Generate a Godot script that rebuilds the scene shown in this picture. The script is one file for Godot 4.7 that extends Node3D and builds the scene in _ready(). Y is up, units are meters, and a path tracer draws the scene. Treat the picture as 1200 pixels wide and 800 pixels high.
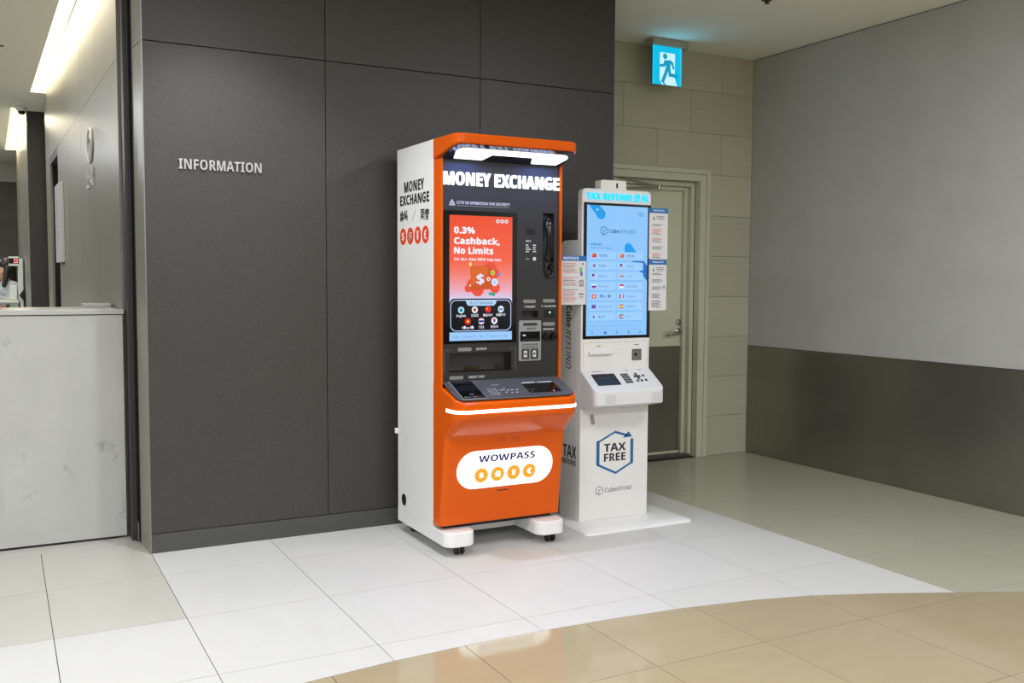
extends Node3D
# An airport hall corner: dark panel wall, money exchange kiosk, tax refund kiosk, service corridor, information counter.

const WALL_Z := -4.731
const CEIL := 2.94
const LCEIL := 3.0
var org := {}
var taken := {}
var bold: Font
var heavy: Font
var semi: Font
var regular: Font
var LT: Transform3D
var M := {}

# ---------------------------------------------------------------- node helpers
func numbered(called: String) -> String:
	if not taken.has(called):
		taken[called] = 0
		return called
	taken[called] += 1
	return "%s_%03d" % [called, taken[called]]

func thing(called: String, label: String, category: String, at := Vector3.ZERO, group := "") -> Node3D:
	var o := Node3D.new()
	o.name = numbered(called)
	add_child(o)
	o.position = at
	org[o] = at
	tag(o, label, category, group)
	return o

func tag(o: Node, label: String, category := "", group := "") -> void:
	o.set_meta("label", label)
	if category != "":
		o.set_meta("category", category)
	if group != "":
		o.set_meta("group", group)

func setting(called: String, label: String) -> Node3D:
	var o := Node3D.new()
	o.name = called
	add_child(o)
	org[o] = Vector3.ZERO
	o.set_meta("kind", "structure")
	o.set_meta("label", label)
	return o

func commit(st: SurfaceTool, off: Vector3) -> ArrayMesh:
	st.generate_normals()
	var m := st.commit()
	if off == Vector3.ZERO:
		return m
	var s2 := SurfaceTool.new()
	s2.append_from(m, 0, Transform3D(Basis(), -off))
	return s2.commit()

# a part of a thing, modelled in world coordinates
func part(parent: Node3D, called: String, st: SurfaceTool, mat: Material, label := "") -> MeshInstance3D:
	var o := MeshInstance3D.new()
	o.name = called
	var off: Vector3 = org[parent]
	o.mesh = commit(st, off)
	o.material_override = mat
	parent.add_child(o, true)
	org[o] = off
	if label != "":
		o.set_meta("label", label)
	return o

func mesh_part(parent: Node3D, called: String, mesh: Mesh, tr: Transform3D, mat: Material) -> MeshInstance3D:
	var o := MeshInstance3D.new()
	o.name = called
	o.mesh = mesh
	o.material_override = mat
	var off: Vector3 = org[parent]
	o.transform = Transform3D(tr.basis, tr.origin - off)
	parent.add_child(o, true)
	org[o] = off
	return o

# ---------------------------------------------------------------- geometry helpers
func S() -> SurfaceTool:
	var st := SurfaceTool.new()
	st.begin(Mesh.PRIMITIVE_TRIANGLES)
	st.set_smooth_group(-1)
	return st

func tri(st: SurfaceTool, a: Vector3, b: Vector3, c: Vector3, hint: Vector3) -> void:
	var n := (a - c).cross(a - b)
	if n.length_squared() < 1e-18:
		return
	if n.dot(hint) < 0.0:
		var t := b
		b = c
		c = t
	st.add_vertex(a)
	st.add_vertex(b)
	st.add_vertex(c)

func quad(st: SurfaceTool, a: Vector3, b: Vector3, c: Vector3, d: Vector3, hint: Vector3) -> void:
	tri(st, a, b, c, hint)
	tri(st, a, c, d, hint)

func map3(ax: String, p: Vector2, d: float) -> Vector3:
	if ax == "x":
		return Vector3(d, p.y, p.x)
	if ax == "y":
		return Vector3(p.x, d, p.y)
	return Vector3(p.x, p.y, d)

func inset(poly: PackedVector2Array, k: float) -> PackedVector2Array:
	if k == 0.0:
		return poly
	var area := 0.0
	var n := poly.size()
	for i in n:
		area += poly[i].cross(poly[(i + 1) % n])
	var sg := 1.0 if area > 0.0 else -1.0
	var out := PackedVector2Array()
	for i in n:
		var e0 := (poly[i] - poly[(i + n - 1) % n]).normalized()
		var e1 := (poly[(i + 1) % n] - poly[i]).normalized()
		var n0 := Vector2(-e0.y, e0.x) * sg
		var n1 := Vector2(-e1.y, e1.x) * sg
		var m := (n0 + n1)
		var l := m.length()
		m = m / maxf(l, 0.001)
		out.append(poly[i] + m * k / maxf(0.35, l * 0.5))
	return out

func prism(st: SurfaceTool, poly: PackedVector2Array, ax: String, d0: float, d1: float, bev := 0.0) -> void:
	var rings := []
	var ds := []
	if bev > 0.0:
		var ins := inset(poly, bev)
		rings = [ins, poly, poly, ins]
		ds = [d0, d0 + bev, d1 - bev, d1]
	else:
		rings = [poly, poly]
		ds = [d0, d1]
	var n := poly.size()
	var area := 0.0
	for i in n:
		area += poly[i].cross(poly[(i + 1) % n])
	var sg := 1.0 if area > 0.0 else -1.0
	for k in rings.size() - 1:
		for i in n:
			var j := (i + 1) % n
			var e := (poly[j] - poly[i])
			var h := map3(ax, Vector2(e.y, -e.x) * sg, 0.0)
			quad(st, map3(ax, rings[k][i], ds[k]), map3(ax, rings[k][j], ds[k]), map3(ax, rings[k + 1][j], ds[k + 1]), map3(ax, rings[k + 1][i], ds[k + 1]), h)
	var ids := Geometry2D.triangulate_polygon(rings[0])
	var axis := map3(ax, Vector2.ZERO, 1.0)
	for q in range(0, ids.size(), 3):
		tri(st, map3(ax, rings[0][ids[q]], d0), map3(ax, rings[0][ids[q + 1]], d0), map3(ax, rings[0][ids[q + 2]], d0), -axis)
		var e := rings.size() - 1
		tri(st, map3(ax, rings[e][ids[q]], d1), map3(ax, rings[e][ids[q + 1]], d1), map3(ax, rings[e][ids[q + 2]], d1), axis)

# rounded rectangle; radii at (x0,y0), (x1,y0), (x1,y1), (x0,y1)
func rr4(x0: float, y0: float, x1: float, y1: float, r: Array, seg := 5) -> PackedVector2Array:
	var out := PackedVector2Array()
	var cs := [Vector2(x0, y0), Vector2(x1, y0), Vector2(x1, y1), Vector2(x0, y1)]
	var dx := [1, -1, -1, 1]
	var dy := [1, 1, -1, -1]
	for k in 4:
		var rad: float = r[k]
		if rad <= 0.0:
			out.append(cs[k])
			continue
		var c: Vector2 = cs[k] + Vector2(dx[k], dy[k]) * rad
		for i in seg + 1:
			var a := PI + k * PI / 2.0 + i * PI / 2.0 / seg
			out.append(c + Vector2(cos(a), sin(a)) * rad)
	return out

func rr(x0: float, y0: float, x1: float, y1: float, r: float, seg := 5) -> PackedVector2Array:
	return rr4(x0, y0, x1, y1, [r, r, r, r], seg)

func rect(x0: float, y0: float, x1: float, y1: float) -> PackedVector2Array:
	return PackedVector2Array([Vector2(x0, y0), Vector2(x1, y0), Vector2(x1, y1), Vector2(x0, y1)])

func disc(c: Vector2, r: float, seg := 20) -> PackedVector2Array:
	var out := PackedVector2Array()
	for i in seg:
		out.append(c + Vector2(cos(TAU * i / seg), sin(TAU * i / seg)) * r)
	return out

func box(st: SurfaceTool, a: Vector3, b: Vector3, bev := 0.0) -> void:
	var x0 := minf(a.x, b.x); var x1 := maxf(a.x, b.x)
	var y0 := minf(a.y, b.y); var y1 := maxf(a.y, b.y)
	var z0 := minf(a.z, b.z); var z1 := maxf(a.z, b.z)
	if bev > 0.0:
		prism(st, rr(x0, y0, x1, y1, bev, 2), "z", z0, z1, bev)
	else:
		prism(st, rect(x0, y0, x1, y1), "z", z0, z1)

func bx(a: Vector3, b: Vector3, bev := 0.0) -> SurfaceTool:
	var st := S()
	box(st, a, b, bev)
	return st

func pr(poly: PackedVector2Array, ax: String, d0: float, d1: float, bev := 0.0) -> SurfaceTool:
	var st := S()
	prism(st, poly, ax, d0, d1, bev)
	return st

# plate facing +z with rectangular holes, each hole with side walls and a back at the depth given: [x0, y0, x1, y1, depth]
func holed(st: SurfaceTool, x0: float, y0: float, x1: float, y1: float, zf: float, holes: Array, thick := 0.02) -> void:
	var xs := [x0, x1]
	var ys := [y0, y1]
	for h in holes:
		xs += [h[0], h[2]]
		ys += [h[1], h[3]]
	xs.sort()
	ys.sort()
	for i in xs.size() - 1:
		for j in ys.size() - 1:
			var cx: float = (xs[i] + xs[i + 1]) / 2.0
			var cy: float = (ys[j] + ys[j + 1]) / 2.0
			if xs[i + 1] - xs[i] < 1e-6 or ys[j + 1] - ys[j] < 1e-6:
				continue
			var zz := zf
			for h in holes:
				if cx > h[0] and cx < h[2] and cy > h[1] and cy < h[3]:
					zz = zf - h[4]
			quad(st, Vector3(xs[i], ys[j], zz), Vector3(xs[i + 1], ys[j], zz), Vector3(xs[i + 1], ys[j + 1], zz), Vector3(xs[i], ys[j + 1], zz), Vector3.BACK)
	for h in holes:
		walls(st, h[0], h[1], h[2], h[3], zf, zf - h[4], -1.0)
	walls(st, x0, y0, x1, y1, zf, zf - thick, 1.0)

func walls(st: SurfaceTool, x0: float, y0: float, x1: float, y1: float, za: float, zb: float, sg: float) -> void:
	quad(st, Vector3(x0, y0, za), Vector3(x1, y0, za), Vector3(x1, y0, zb), Vector3(x0, y0, zb), Vector3.DOWN * sg)
	quad(st, Vector3(x0, y1, za), Vector3(x1, y1, za), Vector3(x1, y1, zb), Vector3(x0, y1, zb), Vector3.UP * sg)
	quad(st, Vector3(x0, y0, za), Vector3(x0, y1, za), Vector3(x0, y1, zb), Vector3(x0, y0, zb), Vector3.LEFT * sg)
	quad(st, Vector3(x1, y0, za), Vector3(x1, y1, za), Vector3(x1, y1, zb), Vector3(x1, y0, zb), Vector3.RIGHT * sg)

func tube(st: SurfaceTool, pts: Array, r: float, seg := 8, closed := false) -> void:
	st.set_smooth_group(1)
	var rings := []
	var n := pts.size()
	var up := Vector3.UP
	for i in n:
		var a: Vector3 = pts[(i - 1 + n) % n] if (i > 0 or closed) else pts[0]
		var b: Vector3 = pts[(i + 1) % n] if (i < n - 1 or closed) else pts[n - 1]
		var d := (b - a).normalized()
		if absf(d.dot(up)) > 0.95:
			up = Vector3.RIGHT
		var s := d.cross(up).normalized()
		var u := s.cross(d)
		up = u
		var ring := []
		for k in seg:
			ring.append(pts[i] + (s * cos(TAU * k / seg) + u * sin(TAU * k / seg)) * r)
		rings.append(ring)
	for i in (n if closed else n - 1):
		var j := (i + 1) % n
		for k in seg:
			var l := (k + 1) % seg
			var c: Vector3 = (rings[i][k] + rings[j][l]) / 2.0 - (pts[i] + pts[j]) / 2.0
			quad(st, rings[i][k], rings[i][l], rings[j][l], rings[j][k], c)
	st.set_smooth_group(-1)
	if not closed:
		for k in seg:
			tri(st, pts[0], rings[0][k], rings[0][(k + 1) % seg], pts[0] - pts[1])
			tri(st, pts[n - 1], rings[n - 1][k], rings[n - 1][(k + 1) % seg], pts[n - 1] - pts[n - 2])

# lathe about the line through c along dir; profile of (radius, height along dir)
func lathe(st: SurfaceTool, c: Vector3, dir: Vector3, prof: Array, seg := 20) -> void:
	var s := dir.cross(Vector3.UP if absf(dir.y) < 0.9 else Vector3.RIGHT).normalized()
	var u := s.cross(dir)
	for i in prof.size() - 1:
		st.set_smooth_group(i + 2)
		for k in seg:
			var a0 := TAU * k / seg
			var a1 := TAU * (k + 1) / seg
			var d0 := s * cos(a0) + u * sin(a0)
			var d1 := s * cos(a1) + u * sin(a1)
			var p: Vector2 = prof[i]
			var q: Vector2 = prof[i + 1]
			var t := Vector2(q.y - p.y, -(q.x - p.x))
			var h := (d0 + d1) * 0.5 * t.x + dir * t.y
			quad(st, c + d0 * p.x + dir * p.y, c + d1 * p.x + dir * p.y, c + d1 * q.x + dir * q.y, c + d0 * q.x + dir * q.y, h)
	st.set_smooth_group(-1)

func loft(st: SurfaceTool, rings: Array) -> void:
	for k in rings.size() - 1:
		var a: PackedVector3Array = rings[k]
		var b: PackedVector3Array = rings[k + 1]
		var c := Vector3.ZERO
		for p in a:
			c += p / a.size()
		for i in a.size():
			var j := (i + 1) % a.size()
			var mid := (a[i] + a[j] + b[i] + b[j]) / 4.0 - c
			mid.y *= 0.2
			var n := (b[j] - a[i]).cross(b[i] - a[j])
			quad(st, a[i], a[j], b[j], b[i], n if n.dot(mid) > 0.0 else -n)

func cap(st: SurfaceTool, ring: PackedVector3Array, hint: Vector3) -> void:
	var p2 := PackedVector2Array()
	for p in ring:
		p2.append(Vector2(p.x, p.z))
	var ids := Geometry2D.triangulate_polygon(p2)
	for q in range(0, ids.size(), 3):
		tri(st, ring[ids[q]], ring[ids[q + 1]], ring[ids[q + 2]], hint)

# a flat print or screen: quad with uv, corners bottom-left, bottom-right, top-right, top-left
func uvquad(a: Vector3, b: Vector3, c: Vector3, d: Vector3) -> SurfaceTool:
	var st := SurfaceTool.new()
	st.begin(Mesh.PRIMITIVE_TRIANGLES)
	st.set_smooth_group(-1)
	var v := [a, b, c, d]
	var uv := [Vector2(0, 1), Vector2(1, 1), Vector2(1, 0), Vector2(0, 0)]
	for i in [0, 2, 1, 0, 3, 2]:
		st.set_uv(uv[i])
		st.add_vertex(v[i])
	return st

# ---------------------------------------------------------------- lettering
func text_tris(s: String, font: Font, depth := 0.0) -> Array:
	var t := TextMesh.new()
	t.font = font
	t.font_size = 64
	t.pixel_size = 0.01
	t.curve_step = 2.0
	t.depth = depth
	t.text = s
	var arr := t.get_mesh_arrays()
	return arr

# lettering fitted into a box of its own plane: local x right, y up, z out; returns a SurfaceTool in world coordinates
func lettering(s: String, font: Font, w: float, h: float, depth: float, tr: Transform3D) -> SurfaceTool:
	var arr := text_tris(s, font, 0.1)
	var vs: PackedVector3Array = arr[Mesh.ARRAY_VERTEX]
	var ids: PackedInt32Array = arr[Mesh.ARRAY_INDEX]
	var lo := Vector3(1e9, 1e9, 1e9)
	var hi := -lo
	for v in vs:
		lo = lo.min(v)
		hi = hi.max(v)
	var st := S()
	var k := Vector3(w / (hi.x - lo.x), h / (hi.y - lo.y), depth / (hi.z - lo.z))
	for i in ids.size():
		var v := vs[ids[i]]
		st.add_vertex(tr * ((v - lo) * k))
	return st

func face(x: float, y: float, z: float) -> Transform3D:   # plane looking along +z
	return Transform3D(Basis(), Vector3(x, y, z))

func leftface(x: float, y: float, z: float) -> Transform3D:   # plane looking along -x, text runs towards +z
	return Transform3D(Basis(Vector3(0, 0, 1), Vector3.UP, Vector3(-1, 0, 0)), Vector3(x, y, z))

const GLYPHS := {
	"换": "0333 202919 0735 6042 517163 4383 4347 8387 6367 3797 6739 6799",
	"钱": "2003 1232 0434 0636 2227 2745 5373 4595 60648699 9997 7081 8548",
	"両": "0090 1219 1292 929989 5057 3437 3777 7437",
	"替": "0141 0343 2004 2144 5191 5393 7054 7194 2529 2575 7579 2979 2777",
	"元": "2181 0494 343719 6468799997",
	"退": "1122 0323 232717 07194999 4080 8084 4282 4484 4046 4657 6497",
	"税": "3011 0333 2129 2406 2446 5062 9072 5383 5356 8386 5686 666849 76789997",
	"日": "2029 2080 8089 2989 2484",
	"本": "0292 5059 5208 5298 3777",
	"語": "1030 0242 1434 1636 1839 1938 3839 6090 7064 5494 6699 6799 8099",
	"简": "2002 1141 7052 6191 1319 2343 8389 3474 3478 7478 3878 3676",
	"体": "2004 1419 3393 6069 6239 6299 5777",
	"中": "5059 1292 1216 9296 1696",
	"文": "5051 0292 2389? 8219",
	"繁": "1141 0343 2024 5191 7054 8194 3654 3676 0696 5659 3719 7799",
	"體": "1040 1013 4043 1343 0454 1519 4549 1747 6090 6064 9094 6494 7064 8094 5696 6799 5999",
	"国": "0090 0009 9099 0999 2272 2474 2777 5257",
	"한": "1131 0242 1434 1646 1416 4446 6067 6393 3739 3989",
	"국": "1070 7074 0595 5558 1888 8889",
	"어": "1252 5257 5717 1712 9099 6494",
	"안": "1030 3034 1434 1014 6066 6393 1719 1989",
	"내": "1117 1757 6069 8089 6484",
	"ไ": "3139 3011",
	"ท": "1113 1314 1419 4149 1441",
	"ย": "1115 1519 1949 4941 1535",
}

# the strokes of one character as line segments in a unit square (y up)
func strokes(ch: String) -> Array:
	var out := []
	for w in String(GLYPHS.get(ch, "")).split(" ", false):
		var pts := []
		var q := ""
		for c in w:
			if c >= "0" and c <= "9":
				q += c
		for i in range(0, q.length() - 1, 2):
			pts.append(Vector2(q.substr(i, 1).to_int() / 9.0, 1.0 - q.substr(i + 1, 1).to_int() / 9.0))
		out.append(pts)
	return out

func stroke_letters(s: String, x: float, y: float, w: float, h: float, step: float, thick: float, depth: float, tr: Transform3D) -> SurfaceTool:
	var st := S()
	var at := x
	for ch in s:
		for pts in strokes(ch):
			for i in pts.size() - 1:
				var a := Vector2(at + pts[i].x * w, y + pts[i].y * h)
				var b := Vector2(at + pts[i + 1].x * w, y + pts[i + 1].y * h)
				var d := (b - a).normalized() * thick * 0.5
				var n := Vector2(-d.y, d.x)
				a -= d
				b += d
				quad(st, tr * Vector3(a.x + n.x, a.y + n.y, depth), tr * Vector3(b.x + n.x, b.y + n.y, depth), tr * Vector3(b.x - n.x, b.y - n.y, depth), tr * Vector3(a.x - n.x, a.y - n.y, depth), tr.basis.z)
		at += step
	return st

# ---------------------------------------------------------------- flat prints (screens, cards), drawn into an Image
class Canvas:
	var im: Image
	var k := 1.0
	var host
	func _init(h, w: float, hh: float, scale: float, bg: Color) -> void:
		host = h
		k = scale
		im = Image.create(int(w * scale), int(hh * scale), false, Image.FORMAT_RGB8)
		im.fill(bg)
	func tri(a: Vector2, b: Vector2, c: Vector2, col: Color) -> void:
		a *= k; b *= k; c *= k
		var y0 := maxi(0, int(ceil(minf(a.y, minf(b.y, c.y)) - 0.5)))
		var y1 := mini(im.get_height() - 1, int(floor(maxf(a.y, maxf(b.y, c.y)) - 0.5)))
		var es := [[a, b], [b, c], [c, a]]
		for y in range(y0, y1 + 1):
			var yy := y + 0.5
			var lo := 1e9
			var hi := -1e9
			for e in es:
				var p: Vector2 = e[0]
				var q: Vector2 = e[1]
				if (p.y <= yy and q.y > yy) or (q.y <= yy and p.y > yy):
					var x := p.x + (q.x - p.x) * (yy - p.y) / (q.y - p.y)
					lo = minf(lo, x)
					hi = maxf(hi, x)
			if hi >= lo:
				var xa := int(round(lo))
				var xb := int(round(hi))
				if xb > xa:
					im.fill_rect(Rect2i(xa, y, xb - xa, 1), col)
	func poly(p: PackedVector2Array, col: Color) -> void:
		var ids := Geometry2D.triangulate_polygon(p)
		for q in range(0, ids.size(), 3):
			tri(p[ids[q]], p[ids[q + 1]], p[ids[q + 2]], col)
	func rect(x0: float, y0: float, x1: float, y1: float, col: Color) -> void:
		im.fill_rect(Rect2i(int(round(x0 * k)), int(round(y0 * k)), maxi(1, int(round((x1 - x0) * k))), maxi(1, int(round((y1 - y0) * k)))), col)
	func rrect(x0: float, y0: float, x1: float, y1: float, r: float, col: Color) -> void:
		poly(host.rr(x0, y0, x1, y1, r, 6), col)
	func circ(x: float, y: float, r: float, col: Color) -> void:
		poly(host.disc(Vector2(x, y), r, 28), col)
	func line(a: Vector2, b: Vector2, w: float, col: Color) -> void:
		var d := (b - a).normalized() * w * 0.5
		var n := Vector2(-d.y, d.x)
		poly(PackedVector2Array([a + n - d, b + n + d, b - n + d, a - n - d]), col)
	func pline(pts: Array, w: float, col: Color) -> void:
		for i in pts.size() - 1:
			line(pts[i], pts[i + 1], w, col)
	# text in a box: x left, y baseline, h cap height, w width (0: natural)
	func text(s: String, font: Font, x: float, y: float, h: float, w: float, col: Color, anchor := 0.0) -> void:
		var arr: Array = host.text_tris(s, font, 0.0)
		var vs: PackedVector3Array = arr[Mesh.ARRAY_VERTEX]
		var ids: PackedInt32Array = arr[Mesh.ARRAY_INDEX]
		if vs.size() == 0:
			return
		var ref: PackedVector3Array = host.text_tris("H", font, 0.0)[Mesh.ARRAY_VERTEX]
		var r0 := 1e9
		var r1 := -1e9
		for v in ref:
			r0 = minf(r0, v.y)
			r1 = maxf(r1, v.y)
		var lo := 1e9
		var hi := -1e9
		for v in vs:
			lo = minf(lo, v.x)
			hi = maxf(hi, v.x)
		var sy := h / (r1 - r0)
		var sx := sy if w <= 0.0 else w / (hi - lo)
		var x0 := x - anchor * (hi - lo) * sx
		for i in range(0, ids.size(), 3):
			var q := []
			for j in 3:
				var v: Vector3 = vs[ids[i + j]]
				q.append(Vector2(x0 + (v.x - lo) * sx, y - (v.y - r0) * sy))
			tri(q[0], q[1], q[2], col)
	func glyphs(s: String, x: float, y: float, w: float, h: float, step: float, t: float, col: Color) -> void:
		for ch in s:
			for pts in host.strokes(ch):
				for i in pts.size() - 1:
					line(Vector2(x + pts[i].x * w, y + (1.0 - pts[i].y) * h), Vector2(x + pts[i + 1].x * w, y + (1.0 - pts[i + 1].y) * h), t, col)
			x += step
	func tex() -> ImageTexture:
		return ImageTexture.create_from_image(im)

# ---------------------------------------------------------------- materials
func mat(c: Color, rough := 0.5, metal := 0.0, spec := 0.5) -> StandardMaterial3D:
	var m := StandardMaterial3D.new()
	m.albedo_color = c
	m.roughness = rough
	m.metallic = metal
	m.metallic_specular = spec
	return m

func glow(c: Color, e: float, base := Color(0.8, 0.8, 0.8)) -> StandardMaterial3D:
	var m := mat(base, 0.4)
	m.emission_enabled = true
	m.emission = c
	m.emission_energy_multiplier = e
	return m

func screen_mat(t: Texture2D, e: float, rough := 0.12) -> StandardMaterial3D:
	var m := mat(Color(0.02, 0.02, 0.025), rough)
	m.emission_enabled = true
	m.emission = Color.BLACK
	m.emission_texture = t
	m.emission_energy_multiplier = e
	return m

func print_mat(t: Texture2D, rough := 0.5) -> StandardMaterial3D:
	var m := mat(Color.WHITE, rough)
	m.albedo_texture = t
	return m

# a grained colour: two noises between two colours, looked up in world space
func grained(c0: Color, c1: Color, rough: float, scale: Vector3, sd: int, fx := 0.03, fy := 0.03, metal := 0.0) -> StandardMaterial3D:
	var n := FastNoiseLite.new()
	n.seed = sd
	n.frequency = 1.0
	n.fractal_octaves = 4
	var s := 192
	var im := Image.create(s, s, false, Image.FORMAT_RGB8)
	for y in s:
		for x in s:
			# seamless by wrapping the plane on a torus-like blend
			var u := float(x) / s
			var v := float(y) / s
			var a := n.get_noise_2d(x * fx, y * fy)
			var b := n.get_noise_2d((x - s) * fx, y * fy)
			var c := n.get_noise_2d(x * fx, (y - s) * fy)
			var d := n.get_noise_2d((x - s) * fx, (y - s) * fy)
			var g := lerpf(lerpf(a, b, u), lerpf(c, d, u), v)
			im.set_pixel(x, y, c0.lerp(c1, clampf(g * 1.1 + 0.5, 0.0, 1.0)))
	var m := mat(Color.WHITE, rough, metal)
	m.albedo_texture = ImageTexture.create_from_image(im)
	m.uv1_triplanar = true
	m.uv1_world_triplanar = true
	m.uv1_scale = scale
	return m

func marble() -> StandardMaterial3D:
	var n := FastNoiseLite.new()
	n.seed = 11
	n.frequency = 0.006
	n.fractal_octaves = 5
	n.domain_warp_enabled = true
	n.domain_warp_amplitude = 45.0
	n.domain_warp_frequency = 0.012
	var n2 := FastNoiseLite.new()
	n2.seed = 5
	n2.frequency = 0.010
	var s := 512
	var im := Image.create(s, s, false, Image.FORMAT_RGB8)
	for y in s:
		for x in s:
			var v := absf(n.get_noise_2d(x, y))
			var w := clampf(n2.get_noise_2d(x + 300, y) * 2.2 - 0.25, 0.0, 1.0)
			var k := clampf(1.0 - v / 0.022, 0.0, 1.0) * w
			var g := 0.715 + 0.02 * n2.get_noise_2d(x * 0.7, y * 0.7 + 900)
			im.set_pixel(x, y, Color(g, g, g * 0.985).lerp(Color(0.5, 0.5, 0.5), k * 0.75))
	var m := mat(Color.WHITE, 0.22)
	m.albedo_texture = ImageTexture.create_from_image(im)
	m.uv1_triplanar = true
	m.uv1_world_triplanar = true
	m.uv1_scale = Vector3(0.75, 0.75, 0.75)
	return m

func area(parent: Node3D, at: Vector3, towards: Vector3, sx: float, sy: float, c: Color, e: float) -> void:
	var l := AreaLight3D.new()
	l.name = "area_light"
	l.area_size = Vector2(sx, sy)
	l.area_normalize_energy = true
	l.light_color = c
	l.light_energy = e
	l.area_range = 30.0
	l.area_attenuation = 2.0
	l.shadow_enabled = true
	parent.add_child(l, true)
	var up := Vector3.UP if absf(towards.y) < 0.9 else Vector3.FORWARD
	l.transform = Transform3D(Basis.looking_at(towards, up), at - org[parent])

func spot(parent: Node3D, at: Vector3, towards: Vector3, ang: float, c: Color, e: float, size := 0.04) -> void:
	var l := SpotLight3D.new()
	l.name = "spot_light"
	l.spot_angle = ang
	l.spot_angle_attenuation = 0.6
	l.spot_range = 30.0
	l.spot_attenuation = 2.0
	l.light_color = c
	l.light_energy = e
	l.light_size = size
	l.shadow_enabled = true
	parent.add_child(l, true)
	var up := Vector3.UP if absf(towards.y) < 0.9 else Vector3.FORWARD
	l.transform = Transform3D(Basis.looking_at(towards, up), at - org[parent])

# ================================================================ the scene
func _ready() -> void:
	# camera
	var cam := Camera3D.new()
	cam.name = "camera"
	add_child(cam)
	cam.fov = rad_to_deg(2.0 * atan(400.0 / 1123.66))
	cam.near = 0.05
	cam.far = 100.0
	var yaw := 0.4909
	var pitch := 0.0640
	var roll := 0.005
	var fw := Vector3(sin(yaw) * cos(pitch), -sin(pitch), -cos(yaw) * cos(pitch))
	var r0 := Vector3(cos(yaw), 0, sin(yaw))
	var u0 := r0.cross(fw)
	var rv := r0 * cos(roll) + u0 * sin(roll)
	var uv := u0 * cos(roll) - r0 * sin(roll)
	cam.transform = Transform3D(Basis(rv, uv, -fw), Vector3(0, 1.30, 0))
	cam.current = true
	# environment: an enclosed hall, black outside
	var we := WorldEnvironment.new()
	we.name = "environment"
	var env := Environment.new()
	env.background_mode = Environment.BG_COLOR
	env.background_color = Color.BLACK
	env.tonemap_mode = Environment.TONE_MAPPER_LINEAR
	env.tonemap_exposure = 1.0
	env.sdfgi_enabled = true
	env.ssao_enabled = true
	env.ssil_enabled = true
	we.environment = env
	add_child(we)

	var sf := SystemFont.new()
	sf.font_names = PackedStringArray(["Droid Sans"])
	sf.font_weight = 700
	bold = sf
	var fv := FontVariation.new()
	fv.base_font = sf
	fv.variation_embolden = 0.55
	heavy = fv
	var fs := FontVariation.new()
	fs.base_font = sf
	fs.variation_embolden = 0.25
	semi = fs
	var sr := SystemFont.new()
	sr.font_names = PackedStringArray(["Droid Sans"])
	regular = sr
	# the left wing is turned by a little more than a degree
	var k := 0.022
	var dir := Vector3(-k, 0, -1).normalized()
	LT = Transform3D(Basis(Vector3(-dir.z, 0, dir.x), Vector3.UP, -dir), Vector3(0.54, 0, -5.0))

	ceiling_lights()
	materials()
	shell()
	floor_tiles()
	center_wall()
	corridor()
	left_wing()
	counter()
	exchange_kiosk()
	refund_kiosk()
	notices()
	exit_sign()
	far_things()

# ---------------------------------------------------------------- lamps of the hall ceiling
func ceiling_lights() -> void:
	var lc := Color(0.965, 0.978, 1.0)
	var gm := glow(lc, 3.0)
	var fm := mat(Color(0.85, 0.85, 0.84), 0.5)
	var spots := [
		[-1.7, -2.6, 5.2, "ceiling panel lamp above the counter side of the white floor"],
		[1.1, -2.2, 3.4, "ceiling panel lamp above the white floor before the dark wall"],
		[3.7, -1.7, 3.7, "ceiling panel lamp above the beige floor near the grey wall"],
		[-1.7, 0.9, 6.5, "ceiling panel lamp over the hall, left of the camera"],
		[1.1, 0.9, 6.5, "ceiling panel lamp over the hall, above the camera"],
		[3.7, 0.9, 5.0, "ceiling panel lamp over the hall, right of the camera"],
		[-4.2, -3.2, 6.5, "ceiling panel lamp far left over the hall beside the counter"],
		[-4.2, 0.9, 6.5, "ceiling panel lamp far left over the hall behind the camera"],
		[-1.7, 3.9, 6.5, "ceiling panel lamp near the wall behind the camera, left one"],
		[1.9, 3.9, 6.5, "ceiling panel lamp near the wall behind the camera, right one"],
		[-1.6, -7.2, 5.4, "ceiling panel lamp behind the information counter"],
		[-1.6, -10.2, 5.4, "ceiling panel lamp between counter and far service desk"],
		[-1.6, -13.6, 5.0, "ceiling panel lamp over the far service desk"],
	]
	for s in spots:
		var cy := CEIL if s[1] > -5.0 else LCEIL
		var t := thing("ceiling_light", s[3], "lamp", Vector3(s[0], cy, s[1]), "square ceiling panel lamps of the hall")
		part(t, "frame", bx(Vector3(s[0] - 0.31, cy - 0.012, s[1] - 0.31), Vector3(s[0] + 0.31, cy, s[1] + 0.31), 0.004), fm)
		part(t, "diffuser", bx(Vector3(s[0] - 0.29, cy - 0.014, s[1] - 0.29), Vector3(s[0] + 0.29, cy - 0.011, s[1] + 0.29)), gm)
		area(t, Vector3(s[0], cy - 0.02, s[1]), Vector3.DOWN, 0.58, 0.58, lc, s[2])
	# wall washer above the lettering
	var at := Vector3(0.95, CEIL, -4.05)
	var w := thing("ceiling_downlight", "round downlight washing the dark wall above the lettering", "lamp", at)
	var st := S()
	lathe(st, at, Vector3.DOWN, [Vector2(0.045, 0.0), Vector2(0.06, 0.0), Vector2(0.058, 0.008), Vector2(0.045, 0.008)])
	part(w, "trim_ring", st, fm)
	part(w, "lens", pr(disc(Vector2(at.x, at.z), 0.044), "y", CEIL - 0.004, CEIL - 0.001), gm)
	spot(w, at + Vector3(0, -0.012, 0), Vector3(-0.02, -1, -0.04), 52.0, lc, 3.0)

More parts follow.
